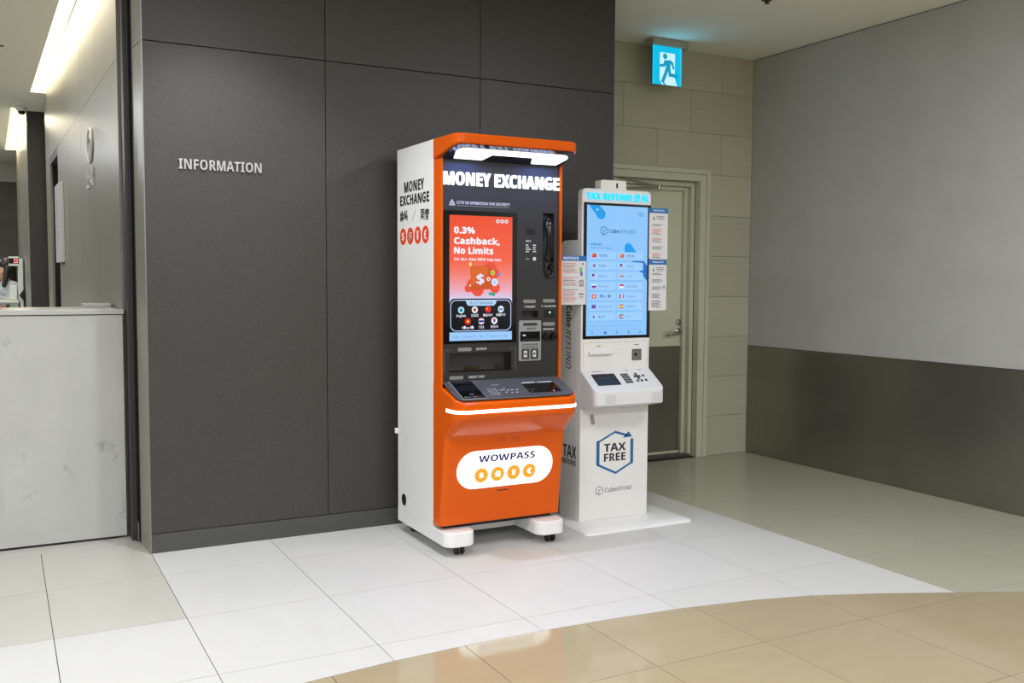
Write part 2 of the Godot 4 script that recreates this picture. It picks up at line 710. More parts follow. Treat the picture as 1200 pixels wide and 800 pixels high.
func materials() -> void:
	M.darkwall = grained(Color(0.168, 0.163, 0.156), Color(0.30, 0.292, 0.278), 0.42, Vector3(3.2, 1.1, 3.2), 3, 1.3, 0.5)
	M.darkwall2 = grained(Color(0.163, 0.158, 0.152), Color(0.295, 0.287, 0.273), 0.42, Vector3(3.2, 1.1, 3.2), 8, 1.3, 0.5)
	M.sidewall = grained(Color(0.50, 0.495, 0.45), Color(0.56, 0.555, 0.51), 0.33, Vector3(2.2, 0.35, 2.2), 21, 0.5, 0.05)
	M.base = mat(Color(0.28, 0.28, 0.278), 0.45)
	M.black = mat(Color(0.03, 0.03, 0.03), 0.6)
	M.dark = mat(Color(0.2, 0.2, 0.2), 0.4)
	M.joint = mat(Color(0.12, 0.12, 0.115), 0.8)
	M.grout = mat(Color(0.20, 0.20, 0.19), 0.95, 0.0, 0.2)
	M.ceiling = mat(Color(0.935, 0.93, 0.885), 0.9)
	M.hallwall = mat(Color(0.75, 0.75, 0.73), 0.8)
	M.white = mat(Color(0.915, 0.915, 0.91), 0.38)
	M.orange = mat(Color(0.85, 0.35, 0.03), 0.12, 0.0, 0.32)
	M.panel = mat(Color(0.155, 0.155, 0.16), 0.4)
	M.gloss = mat(Color(0.02, 0.02, 0.022), 0.08)
	M.grey = mat(Color(0.6, 0.6, 0.6), 0.4)
	M.lightprint = mat(Color(0.82, 0.82, 0.82), 0.5)
	M.pill = mat(Color(0.52, 0.52, 0.5), 0.5)
	M.ink = mat(Color(0.06, 0.06, 0.07), 0.5)
	M.blue = mat(Color(0.09, 0.40, 0.62), 0.5)
	M.steel = grained(Color(0.53, 0.52, 0.475), Color(0.56, 0.55, 0.505), 0.26, Vector3(0.5, 0.5, 0.5), 31, 0.03, 0.03, 0.75)
	M.chrome = mat(Color(0.72, 0.72, 0.7), 0.22, 1.0)
	M.satin = mat(Color(0.80, 0.80, 0.78), 0.4, 0.2)
	M.plate = mat(Color(0.55, 0.55, 0.53), 0.35, 0.6)

# ---------------------------------------------------------------- room shell
func shell() -> void:
	var c := setting("ceiling", "off-white plasterboard ceiling")
	part(c, "slab", bx(Vector3(0.602, CEIL, -5.6), Vector3(5.2, CEIL + 0.2, 6.0)), M.ceiling)
	part(c, "slab", bx(Vector3(-6.0, CEIL, -5.0), Vector3(0.602, CEIL + 0.2, 6.0)), M.ceiling)
	var n := setting("wall_near", "plain light wall behind the camera")
	part(n, "slab", bx(Vector3(-6.2, -0.2, 6.0), Vector3(5.2, 3.2, 6.2)), M.hallwall)
	var o := setting("wall_outer", "plain light wall far to the left")
	part(o, "slab", bx(Vector3(-6.2, -0.2, -17.0), Vector3(-6.0, 3.3, 6.0)), M.hallwall)

# ---------------------------------------------------------------- floor
func floor_tiles() -> void:
	var f := setting("floor", "polished white, greige and beige floor tiles meeting along a curve")
	part(f, "screed", bx(Vector3(-6.2, -0.2, -17.2), Vector3(5.2, -0.003, 6.2)), M.grout)
	var curve := PackedVector2Array()
	var c3 := Curve2D.new()
	var pts := [Vector2(-6.0, -0.6), Vector2(-3.2, -1.75), Vector2(-1.5, -2.36), Vector2(-0.5, -2.66), Vector2(0.2, -2.85), Vector2(0.832, -2.975), Vector2(1.159, -3.009), Vector2(1.484, -3.024), Vector2(1.765, -3.021), Vector2(2.063, -3.007), Vector2(2.371, -2.978), Vector2(2.684, -2.925), Vector2(2.939, -2.857), Vector2(3.214, -2.746), Vector2(3.502, -2.612), Vector2(3.78, -2.479), Vector2(5.2, -1.80)]
	for p in pts:
		curve.append(p)
	var white := PackedVector2Array(curve)
	white.append_array(PackedVector2Array([Vector2(5.2, -17.0), Vector2(-6.0, -17.0)]))
	var beige := PackedVector2Array(curve)
	beige.append_array(PackedVector2Array([Vector2(5.2, 6.0), Vector2(-6.0, 6.0)]))
	var tones_w := []
	var tones_s := []
	var tones_g := []
	var tones_b := []
	for i in 3:
		var d := (i - 1) * 0.004
		tones_w.append(grained(Color(0.785 + d, 0.783 + d, 0.772 + d), Color(0.797 + d, 0.795 + d, 0.784 + d), 0.5, Vector3(0.9, 0.9, 0.9), 40 + i, 0.05, 0.02))
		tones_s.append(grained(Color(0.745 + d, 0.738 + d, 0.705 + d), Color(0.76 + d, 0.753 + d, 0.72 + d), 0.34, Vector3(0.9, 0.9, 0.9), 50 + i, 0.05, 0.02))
		tones_g.append(grained(Color(0.69 + d, 0.688 + d, 0.615 + d), Color(0.705 + d, 0.703 + d, 0.63 + d), 0.22, Vector3(0.9, 0.9, 0.9), 60 + i, 0.02, 0.05))
		tones_b.append(grained(Color(0.655 + d, 0.60 + d, 0.487 + d), Color(0.672 + d, 0.617 + d, 0.504 + d), 0.07, Vector3(0.9, 0.9, 0.9), 70 + i, 0.02, 0.05))
	var rng := RandomNumberGenerator.new()
	rng.seed = 4
	var xw := [-2.83, -2.24, -1.65, -1.06, -0.46, 0.142, 0.604, 1.16, 1.752, 2.347, 2.95, 3.515]
	var zw := [-5.556, -4.96, -4.36, -3.76, -3.168, -2.565, -1.965, -1.365]
	for i in xw.size() - 1:
		for j in zw.size() - 1:
			if xw[i] < 0.5 and zw[j] < -5.2:
				continue
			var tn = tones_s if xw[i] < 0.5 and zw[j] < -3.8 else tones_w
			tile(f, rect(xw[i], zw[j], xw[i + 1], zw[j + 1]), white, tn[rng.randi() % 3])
	var xg := [3.515, 4.10, 4.705, 5.0]
	for i in 3:
		for j in zw.size() - 1:
			tile(f, rect(xg[i], zw[j], xg[i + 1], zw[j + 1]), white, tones_g[rng.randi() % 3])
	var xb := [-1.06, -0.56, -0.06, 0.43, 0.93, 1.43, 1.93, 2.41, 2.925, 3.47, 3.98, 4.49, 5.0]
	var zb := [-3.155, -2.555, -1.953, -1.353, -0.753, -0.153]
	for i in xb.size() - 1:
		for j in zb.size() - 1:
			tile(f, rect(xb[i], zb[j], xb[i + 1], zb[j + 1]), beige, tones_b[rng.randi() % 3])
	# the floor goes on out of the picture
	part(f, "slab", bx(Vector3(-6.0, -0.05, -0.152), Vector3(5.0, 0, 6.0)), tones_b[1])
	part(f, "slab", bx(Vector3(-6.0, -0.05, -17.0), Vector3(0.60, 0, -4.962)), tones_s[1])

func tile(f: Node3D, cell: PackedVector2Array, region: PackedVector2Array, m: Material) -> void:
	for p in Geometry2D.intersect_polygons(cell, region):
		var q: PackedVector2Array = inset(p, 0.0014)
		if q.size() < 3:
			continue
		var c := Vector2.ZERO
		for v in q:
			c += v / q.size()
		var st := S()
		var loc := PackedVector2Array()
		for v in q:
			loc.append(v - c)
		prism(st, loc, "y", -0.01, 0.0)
		st.generate_normals()
		var o := MeshInstance3D.new()
		o.name = "tile"
		o.mesh = st.commit()
		o.material_override = m
		o.position = Vector3(c.x, 0, c.y)
		f.add_child(o, true)

# ---------------------------------------------------------------- dark panel wall
func center_wall() -> void:
	var w := setting("wall_center", "dark charcoal laminate panel wall behind the kiosks")
	part(w, "core", bx(Vector3(0.606, 0, -5.3), Vector3(3.196, LCEIL, WALL_Z - 0.012)), M.joint)
	var xs := [0.602, 1.464, 2.327, 3.2]
	var ys := [0.093, 2.387, CEIL]
	for i in 3:
		for j in 2:
			part(w, "panel", bx(Vector3(xs[i] + 0.0015, ys[j] + 0.0015, WALL_Z - 0.014), Vector3(xs[i + 1] - 0.0015, ys[j + 1] - 0.002, WALL_Z), 0.0012), M.darkwall if (i + j) % 2 == 0 else M.darkwall2)
	# right end and left return
	for j in 2:
		part(w, "panel", bx(Vector3(3.19, ys[j] + 0.0015, -5.3), Vector3(3.2, ys[j + 1] - 0.002, WALL_Z - 0.015)), M.darkwall)
	var ret := S()
	prism(ret, PackedVector2Array([Vector2(0.602, WALL_Z - 0.002), Vector2(0.606, WALL_Z - 0.002), Vector2(0.606, -4.946), Vector2(0.585, -4.946)]), "y", 0.0, 2.385)
	part(w, "return_panel", ret, M.sidewall)
	var ret2 := S()
	prism(ret2, PackedVector2Array([Vector2(0.602, WALL_Z - 0.002), Vector2(0.606, WALL_Z - 0.002), Vector2(0.606, -4.946), Vector2(0.585, -4.946)]), "y", 2.389, LCEIL)
	part(w, "return_panel", ret2, M.sidewall)
	var b := setting("baseboard_center", "charcoal skirting board along the foot of the dark wall")
	part(b, "board", bx(Vector3(0.603, 0.0, WALL_Z - 0.013), Vector3(3.199, 0.091, WALL_Z - 0.001), 0.002), M.base)
	part(b, "board", bx(Vector3(3.188, 0.0, -5.3), Vector3(3.199, 0.091, WALL_Z - 0.015), 0.002), M.base)
	var e := setting("trim_1", "thin pale metal corner strip at the left edge of the dark wall")
	part(e, "strip", bx(Vector3(0.5995, 0.0, WALL_Z - 0.006), Vector3(0.6055, LCEIL, WALL_Z + 0.0005), 0.001), M.plate)
	# guide rail of the rolling shutter
	var g := setting("trim_2", "dark shutter guide rail between counter and dark wall")
	part(g, "rail", bx(Vector3(0.551, 0.0, -5.13), Vector3(0.60, LCEIL, -5.012), 0.003), M.dark)
	part(g, "lip", bx(Vector3(0.568, 0.0, -5.011), Vector3(0.574, LCEIL, -4.99), 0.001), M.dark)
	part(g, "lip", bx(Vector3(0.584, 0.0, -5.011), Vector3(0.592, LCEIL, -4.95), 0.001), M.black)
	part(g, "bracket", bx(Vector3(0.575, 0.004, -5.0), Vector3(0.581, 0.1, -4.975), 0.002), M.plate, "small silver bracket at the foot")
	# INFORMATION: raised metal letters
	var label := "INFORMATION"
	var x0 := 0.755
	var x1 := 1.14
	var y0 := 1.812
	var h := 0.047
	var lm := mat(Color(0.70, 0.70, 0.69), 0.35, 0.4)
	var arr := text_tris(label, bold, 0.0)
	var vs: PackedVector3Array = arr[Mesh.ARRAY_VERTEX]
	var lo := 1e9
	var hi := -1e9
	for v in vs:
		lo = minf(lo, v.x)
		hi = maxf(hi, v.x)
	var sg := thing("lettering_sign", "raised silver INFORMATION lettering on the dark panel wall", "sign", Vector3(x0, y0, WALL_Z))
	var kx := (x1 - x0) / (hi - lo)
	for i in label.length():
		var ch := label.substr(i, 1)
		# where the letter stands: the extent of the text up to and including it
		var b0 := bounds(label.substr(0, i + 1))
		var own := bounds(ch)
		var w1: float = own.y - own.x
		var right: float = b0.y - b0.x
		var st := lettering(ch, bold, w1 * kx, h, 0.006, face(x0 + (right - w1) * kx, y0, WALL_Z + 0.004))
		part(sg, "letter", st, lm)

func bounds(s: String) -> Vector2:
	var lo := 1e9
	var hi := -1e9
	for v in text_tris(s, bold, 0.0)[Mesh.ARRAY_VERTEX]:
		lo = minf(lo, v.x)
		hi = maxf(hi, v.x)
	return Vector2(lo, hi)

# ---------------------------------------------------------------- service corridor on the right
func corridor() -> void:
	var zb := -5.556
	var w := setting("wall_back", "greenish beige stone tile wall with the service door")
	var jm := mat(Color(0.36, 0.35, 0.30), 0.9)
	# core with the door opening
	part(w, "core", bx(Vector3(3.1, 0, zb - 0.2), Vector3(3.50, CEIL, zb - 0.006)), jm)
	part(w, "core", bx(Vector3(3.50, 2.10, zb - 0.2), Vector3(4.56, CEIL, zb - 0.006)), jm)
	part(w, "core", bx(Vector3(4.56, 0, zb - 0.2), Vector3(5.1, CEIL, zb - 0.006)), jm)
	var tm := []
	for i in 4:
		var d := (i - 1.5) * 0.010
		tm.append(grained(Color(0.715 + d, 0.708 + d, 0.62 + d), Color(0.755 + d, 0.748 + d, 0.66 + d), 0.5, Vector3(0.6, 2.4, 0.6), 90 + i, 0.02, 0.16))
	var rng := RandomNumberGenerator.new()
	rng.seed = 9
	var y := 0.0
	var row := 0
	while y < CEIL - 0.02:
		var y1 := minf(y + 0.2962, CEIL)
		var x := 3.1 if row % 2 == 1 else 3.1
		var xs := [3.1, 3.25, 3.834, 4.418, 5.0] if row % 2 == 0 else [3.1, 3.54, 4.124, 4.705, 5.0]
		if y < 2.0:
			xs = [3.1, 3.54, 4.5, 5.0]
		for i in xs.size() - 1:
			var cells := [rect(xs[i], y, xs[i + 1], y1)]
			var opening := rect(3.52, -0.1, 4.58, 2.08)
			for c in cells:
				for p in Geometry2D.clip_polygons(c, opening):
					var q := inset(p, 0.0011)
					part(w, "tile", pr(q, "z", zb - 0.008, zb, 0.0006), tm[rng.randi() % 4])
		y = y1
		row += 1
	# right wall
	var r := setting("wall_right", "plain grey painted wall with a dark steel wainscot")
	part(r, "core", bx(Vector3(5.012, 0, -5.8), Vector3(5.2, CEIL + 0.05, 6.0)), M.joint)
	var gm := grained(Color(0.70, 0.70, 0.69), Color(0.725, 0.725, 0.715), 0.55, Vector3(0.5, 0.5, 0.5), 77, 0.03, 0.03)
	part(r, "upper_panel", bx(Vector3(5.0, 0.816, zb), Vector3(5.012, CEIL - 0.006, 6.0), 0.001), gm)
	var zs := [zb + 0.001, -5.415, -2.95, -0.5, 2.0, 6.0]
	for i in zs.size() - 1:
		part(r, "wainscot_panel", bx(Vector3(4.994, 0.002, zs[i] + 0.0012), Vector3(5.012, 0.813, zs[i + 1] - 0.0012), 0.001), M.steel)
	# door
	var d := setting("door_1", "pale green steel door with steel kick plate in a stepped frame")
	var fm := mat(Color(0.80, 0.80, 0.715), 0.45)
	var fs := S()
	# outer architrave, inner architrave, reveal and stop
	for s in [[4.568, 4.60, 2.072, 2.105, zb - 0.05, zb + 0.016], [4.512, 4.5665, 2.02, 2.0705, zb - 0.05, zb + 0.010], [4.478, 4.511, 1.985, 2.019, zb - 0.2, zb - 0.052], [4.445, 4.477, 1.955, 1.984, zb - 0.2, zb - 0.09]]:
		box(fs, Vector3(s[0], 0, s[4]), Vector3(s[1], s[3], s[5]), 0.002)
		var xl: float = 3.50 + (4.60 - s[1])
		box(fs, Vector3(xl, 0, s[4]), Vector3(xl + s[1] - s[0], s[3], s[5]), 0.002)
		box(fs, Vector3(xl + s[1] - s[0], s[2], s[4]), Vector3(s[0], s[3], s[5]), 0.002)
	part(d, "frame", fs, fm)
	var zl := zb - 0.12
	part(d, "leaf", bx(Vector3(3.63, 0.02, zl - 0.04), Vector3(4.468, 1.98, zl), 0.002), mat(Color(0.84, 0.855, 0.755), 0.4))
	var kp := part(d, "kick_plate", bx(Vector3(3.65, 0.04, zl), Vector3(4.455, 0.82, zl + 0.002)), M.steel)
	for yy in [0.06, 0.25, 0.43, 0.62, 0.80]:
		var sc := S()
		lathe(sc, Vector3(4.447, yy, zl + 0.002), Vector3.BACK, [Vector2(0.005, 0), Vector2(0.004, 0.002), Vector2(0.0005, 0.0025)], 8)
		part(kp, "screw", sc, M.chrome)
	var hd := S()
	lathe(hd, Vector3(4.425, 0.925, zl), Vector3.BACK, [Vector2(0.026, 0), Vector2(0.026, 0.006), Vector2(0.012, 0.012), Vector2(0.010, 0.045), Vector2(0.0005, 0.048)], 16)
	tube(hd, [Vector3(4.425, 0.925, zl + 0.042), Vector3(4.36, 0.915, zl + 0.044), Vector3(4.32, 0.912, zl + 0.043), Vector3(4.312, 0.90, zl + 0.03)], 0.011)
	part(d, "handle", hd, M.chrome)
	var lk := S()
	lathe(lk, Vector3(4.427, 0.995, zl), Vector3.BACK, [Vector2(0.025, 0), Vector2(0.024, 0.012), Vector2(0.012, 0.016), Vector2(0.0005, 0.017)], 16)
	part(d, "lock", lk, M.chrome)
	part(d, "strike_pad", bx(Vector3(4.285, 0.875, zl), Vector3(4.325, 0.93, zl + 0.004), 0.002), fm)
	part(d, "threshold", bx(Vector3(3.6, 0.0, zb - 0.2), Vector3(4.49, 0.022, zb - 0.03), 0.004), mat(Color(0.3, 0.3, 0.28), 0.5))
	var ca := S()
	tube(ca, [Vector3(3.80, 2.02, zl + 0.06), Vector3(4.06, 1.985, zl + 0.085), Vector3(4.17, 1.972, zl + 0.09)], 0.007)
	tube(ca, [Vector3(3.80, 1.945, zl + 0.06), Vector3(4.17, 1.96, zl + 0.09)], 0.006)
	lathe(ca, Vector3(4.17, 1.952, zl + 0.09), Vector3.UP, [Vector2(0.0005, 0), Vector2(0.014, 0.002), Vector2(0.014, 0.026), Vector2(0.0005, 0.03)], 12)
	box(ca, Vector3(3.70, 1.93, zl), Vector3(3.90, 1.975, zl + 0.06), 0.004)
	part(d, "door_closer", ca, M.chrome)
	# sprinkler on the corridor ceiling
	var at := Vector3(4.0, CEIL, -4.345)
	var s := thing("ceiling_sprinkler", "small dark sprinkler head on the corridor ceiling", "sprinkler", at)
	var ss := S()
	lathe(ss, at, Vector3.DOWN, [Vector2(0.032, 0), Vector2(0.03, 0.004), Vector2(0.012, 0.006), Vector2(0.010, 0.02), Vector2(0.018, 0.022), Vector2(0.0005, 0.024)], 16)
	part(s, "body", ss, M.dark)

# ---------------------------------------------------------------- left wing
func lpart(parent: Node3D, called: String, st: SurfaceTool, m: Material, label := "") -> MeshInstance3D:
	st.generate_normals()
	var s2 := SurfaceTool.new()
	s2.append_from(st.commit(), 0, LT)
	var off: Vector3 = org[parent]
	var mesh := s2.commit()
	if off != Vector3.ZERO:
		var s3 := SurfaceTool.new()
		s3.append_from(mesh, 0, Transform3D(Basis(), -off))
		mesh = s3.commit()
	var o := MeshInstance3D.new()
	o.name = called
	o.mesh = mesh
	o.material_override = m
	parent.add_child(o, true)
	org[o] = off
	if label != "":
		o.set_meta("label", label)
	return o

func left_wing() -> void:
	# local frame: x across (0 at the wall face, negative into the hall), z from 0 (depth 5 m) to negative
	var w := setting("wall_left", "grey-green laminate wall behind the information counter")
	var segs := [[-0.13, -1.05], [-1.053, -1.95], [-1.953, -2.85], [-2.853, -3.85], [-4.75, -5.25]]
	part_core(w)
	for s in segs:
		lpart(w, "panel", bx(Vector3(0, 0.0, s[1]), Vector3(0.014, 2.378, s[0] - 0.0015)), M.sidewall)
		lpart(w, "panel", bx(Vector3(0, 2.381, s[1]), Vector3(0.014, LCEIL + 0.1, s[0] - 0.0015)), M.sidewall)
	lpart(w, "panel", bx(Vector3(0, 2.381, -4.748), Vector3(0.014, LCEIL + 0.1, -3.8525)), M.sidewall)
	# the doorway
	var dr := setting("door_2", "dark doorway in the wall behind the counter")
	lpart(dr, "niche", bx(Vector3(0.55, 0, -4.9), Vector3(0.6, 2.5, -3.7)), M.dark)
	lpart(dr, "jamb", bx(Vector3(0.0, 0, -4.75), Vector3(0.02, 2.38, -4.73)), M.sidewall)
	lpart(dr, "lining", bx(Vector3(0.021, 0, -4.76), Vector3(0.55, 2.38, -4.735)), M.black)
	lpart(dr, "leaf", bx(Vector3(0.10, 0.01, -4.72), Vector3(0.14, 2.30, -3.86)), mat(Color(0.06, 0.06, 0.06), 0.8))
	lpart(dr, "frame", bx(Vector3(0.002, 2.32, -4.75), Vector3(0.12, 2.378, -3.85)), M.dark)
	# second block of dark wall further back
	var p := setting("wall_pillar", "second dark panel wall further down the hall")
	part(p, "panel", bx(Vector3(0.292, 0, -11.14), Vector3(0.60, 2.29, -11.10)), M.darkwall)
	part(p, "panel", bx(Vector3(0.292, 2.293, -11.14), Vector3(0.60, LCEIL, -11.10)), M.darkwall)
	var rs := S()
	prism(rs, PackedVector2Array([Vector2(0.290, -11.102), Vector2(0.6, -11.14), Vector2(0.6, -14.7), Vector2(0.245, -14.7)]), "y", 0.0, LCEIL + 0.1)
	part(p, "return_panel", rs, M.sidewall)
	# far wall
	var fwl := setting("wall_far", "dark brown wall at the far end of the hall")
	var fm := grained(Color(0.24, 0.225, 0.205), Color(0.29, 0.275, 0.25), 0.5, Vector3(1, 1, 1), 15)
	part(fwl, "panel", bx(Vector3(-6.0, 0, -16.1), Vector3(0.9, 2.16, -16.0)), fm)
	part(fwl, "panel", bx(Vector3(-6.0, 2.163, -16.1), Vector3(0.9, 2.70, -16.0)), fm)
	part(fwl, "side", bx(Vector3(0.5, 0, -16.0), Vector3(0.6, 3.0, -14.7)), fm)
	# ceiling with the two light coves
	var c := setting("ceiling_left", "off-white ceiling with a recessed light cove along the wall")
	c.name = "ceiling_001"
	var t := 0.2
	lpart(c, "slab", bx(Vector3(-6.6, LCEIL, -11.6), Vector3(-0.132, LCEIL + t, 0.0)), M.ceiling)
	lpart(c, "slab", bx(Vector3(-0.132, LCEIL, -11.6), Vector3(0.4, LCEIL + t, -4.97)), M.ceiling)
	lpart(c, "cove_roof", bx(Vector3(-0.20, LCEIL + 0.13, -5.1), Vector3(0.2, LCEIL + t + 0.02, 0.0)), M.ceiling)
	lpart(c, "bulkhead", bx(Vector3(-6.6, 2.70, -11.65), Vector3(0.3, LCEIL + t, -11.3)), M.ceiling)
	var wm := glow(Color(1.0, 0.965, 0.80), 1.25)
	cove("ceiling_light_cove", "long warm white light cove along the wall behind the counter", -0.128, -0.004, -0.05, -4.965, wm, 3.2, LT)
	# second cove, beyond the pillar, hung just under the slab line
	var t2 := Transform3D(Basis(), Vector3(0.0, 0, 0.0))
	cove2(wm)

func part_core(w: Node3D) -> void:
	lpart(w, "core", bx(Vector3(0.0145, 0, -3.85), Vector3(0.5, LCEIL + 0.2, -0.13)), M.joint)
	lpart(w, "core", bx(Vector3(0.0145, 2.381, -4.75), Vector3(0.5, LCEIL + 0.2, -3.85)), M.joint)
	lpart(w, "core", bx(Vector3(0.0145, 0, -5.25), Vector3(0.5, LCEIL + 0.2, -4.76)), M.joint)

func cove(called: String, label: String, x0: float, x1: float, z0: float, z1: float, m: Material, e: float, tr: Transform3D) -> void:
	var at := tr * Vector3((x0 + x1) / 2, LCEIL + 0.12, (z0 + z1) / 2)
	var o := thing(called, label, "lamp", at, "warm light coves beside the wall")
	lpart(o, "diffuser", bx(Vector3(x0, LCEIL + 0.118, z1 + 0.02), Vector3(x1, LCEIL + 0.128, z0)), m)
	area(o, at + Vector3(0, -0.012, 0), Vector3.DOWN, absf(x1 - x0), absf(z1 - z0), Color(1.0, 0.945, 0.83), e)

func cove2(m: Material) -> void:
	var at := Vector3(0.19, LCEIL - 0.012, -12.7)
	var o := thing("ceiling_light_cove", "short warm light cove beside the second dark wall", "lamp", at, "warm light coves beside the wall")
	var q := PackedVector2Array([Vector2(0.152, -10.95), Vector2(0.288, -11.12), Vector2(0.243, -14.5), Vector2(0.12, -14.5)])
	part(o, "diffuser", pr(q, "y", LCEIL - 0.012, LCEIL - 0.002), m)
	area(o, at + Vector3(0, -0.012, 0), Vector3.DOWN, 0.1, 3.2, Color(1.0, 0.945, 0.83), 3.0)

# ---------------------------------------------------------------- counter
func counter() -> void:
	var mm := marble()
	var t := thing("information_counter", "pale grey veined stone information counter left of the dark wall", "counter", Vector3(-0.9, 0, -5.3))
	part(t, "front_slab", bx(Vector3(-2.4, 0.012, -5.12), Vector3(0.536, 1.118, -5.096), 0.001), mm)
	part(t, "end_slab", bx(Vector3(0.492, 0.012, -5.60), Vector3(0.515, 1.118, -5.121), 0.001), mm)
	part(t, "worktop", pr(PackedVector2Array([Vector2(-2.4, -5.60), Vector2(0.520, -5.60), Vector2(0.520, -5.124), Vector2(0.541, -5.124), Vector2(0.541, -5.088), Vector2(-2.4, -5.088)]), "y", 1.122, 1.146, 0.002), mm)
	part(t, "upstand", bx(Vector3(0.385, 1.1465, -5.60), Vector3(0.515, 1.166, -5.42), 0.002), mm)
	part(t, "plinth", bx(Vector3(-2.38, 0.0, -5.6), Vector3(0.49, 0.012, -5.105)), M.black)
	part(t, "carcass", bx(Vector3(-2.38, 0.013, -5.6), Vector3(0.491, 1.12, -5.122)), M.dark)

# ---------------------------------------------------------------- money exchange kiosk
const KX0 := 1.80
const KX1 := 2.45
const KF := -4.08      # front panel plane
const KO := -4.155     # seam between white cabinet and orange front

func kring(zf: float, r: float, y: float, slope := 0.0, ins := 0.0) -> PackedVector3Array:
	var p := rr4(KX0 + ins, KO, KX1 - ins, zf, [0.0, 0.0, r, r], 8)
	var out := PackedVector3Array()
	for v in p:
		var yy := y + slope * clampf((zf - v.y) / (zf - KF), 0.0, 1.0)
		out.append(Vector3(v.x, yy, v.y))
	return out

# frame of the sloping console top: x along x, y up the slope towards the back, z out of it; origin at its back edge
func console_frame() -> Transform3D:
	var down := Vector3(0, -0.366, 0.931).normalized()
	return Transform3D(Basis(Vector3.RIGHT, -down, Vector3.RIGHT.cross(-down)), Vector3(0, 0.8225, KF))

func place(st: SurfaceTool, tr: Transform3D) -> SurfaceTool:
	st.generate_normals()
	var s2 := SurfaceTool.new()
	s2.append_from(st.commit(), 0, tr)
	return s2

func raw_part(parent: Node3D, called: String, st: SurfaceTool, m: Material, label := "") -> MeshInstance3D:
	var o := MeshInstance3D.new()
	o.name = called
	var off: Vector3 = org[parent]
	var s2 := SurfaceTool.new()
	s2.append_from(st.commit(), 0, Transform3D(Basis(), -off))
	o.mesh = s2.commit()
	o.material_override = m
	parent.add_child(o, true)
	org[o] = off
	if label != "":
		o.set_meta("label", label)
	return o

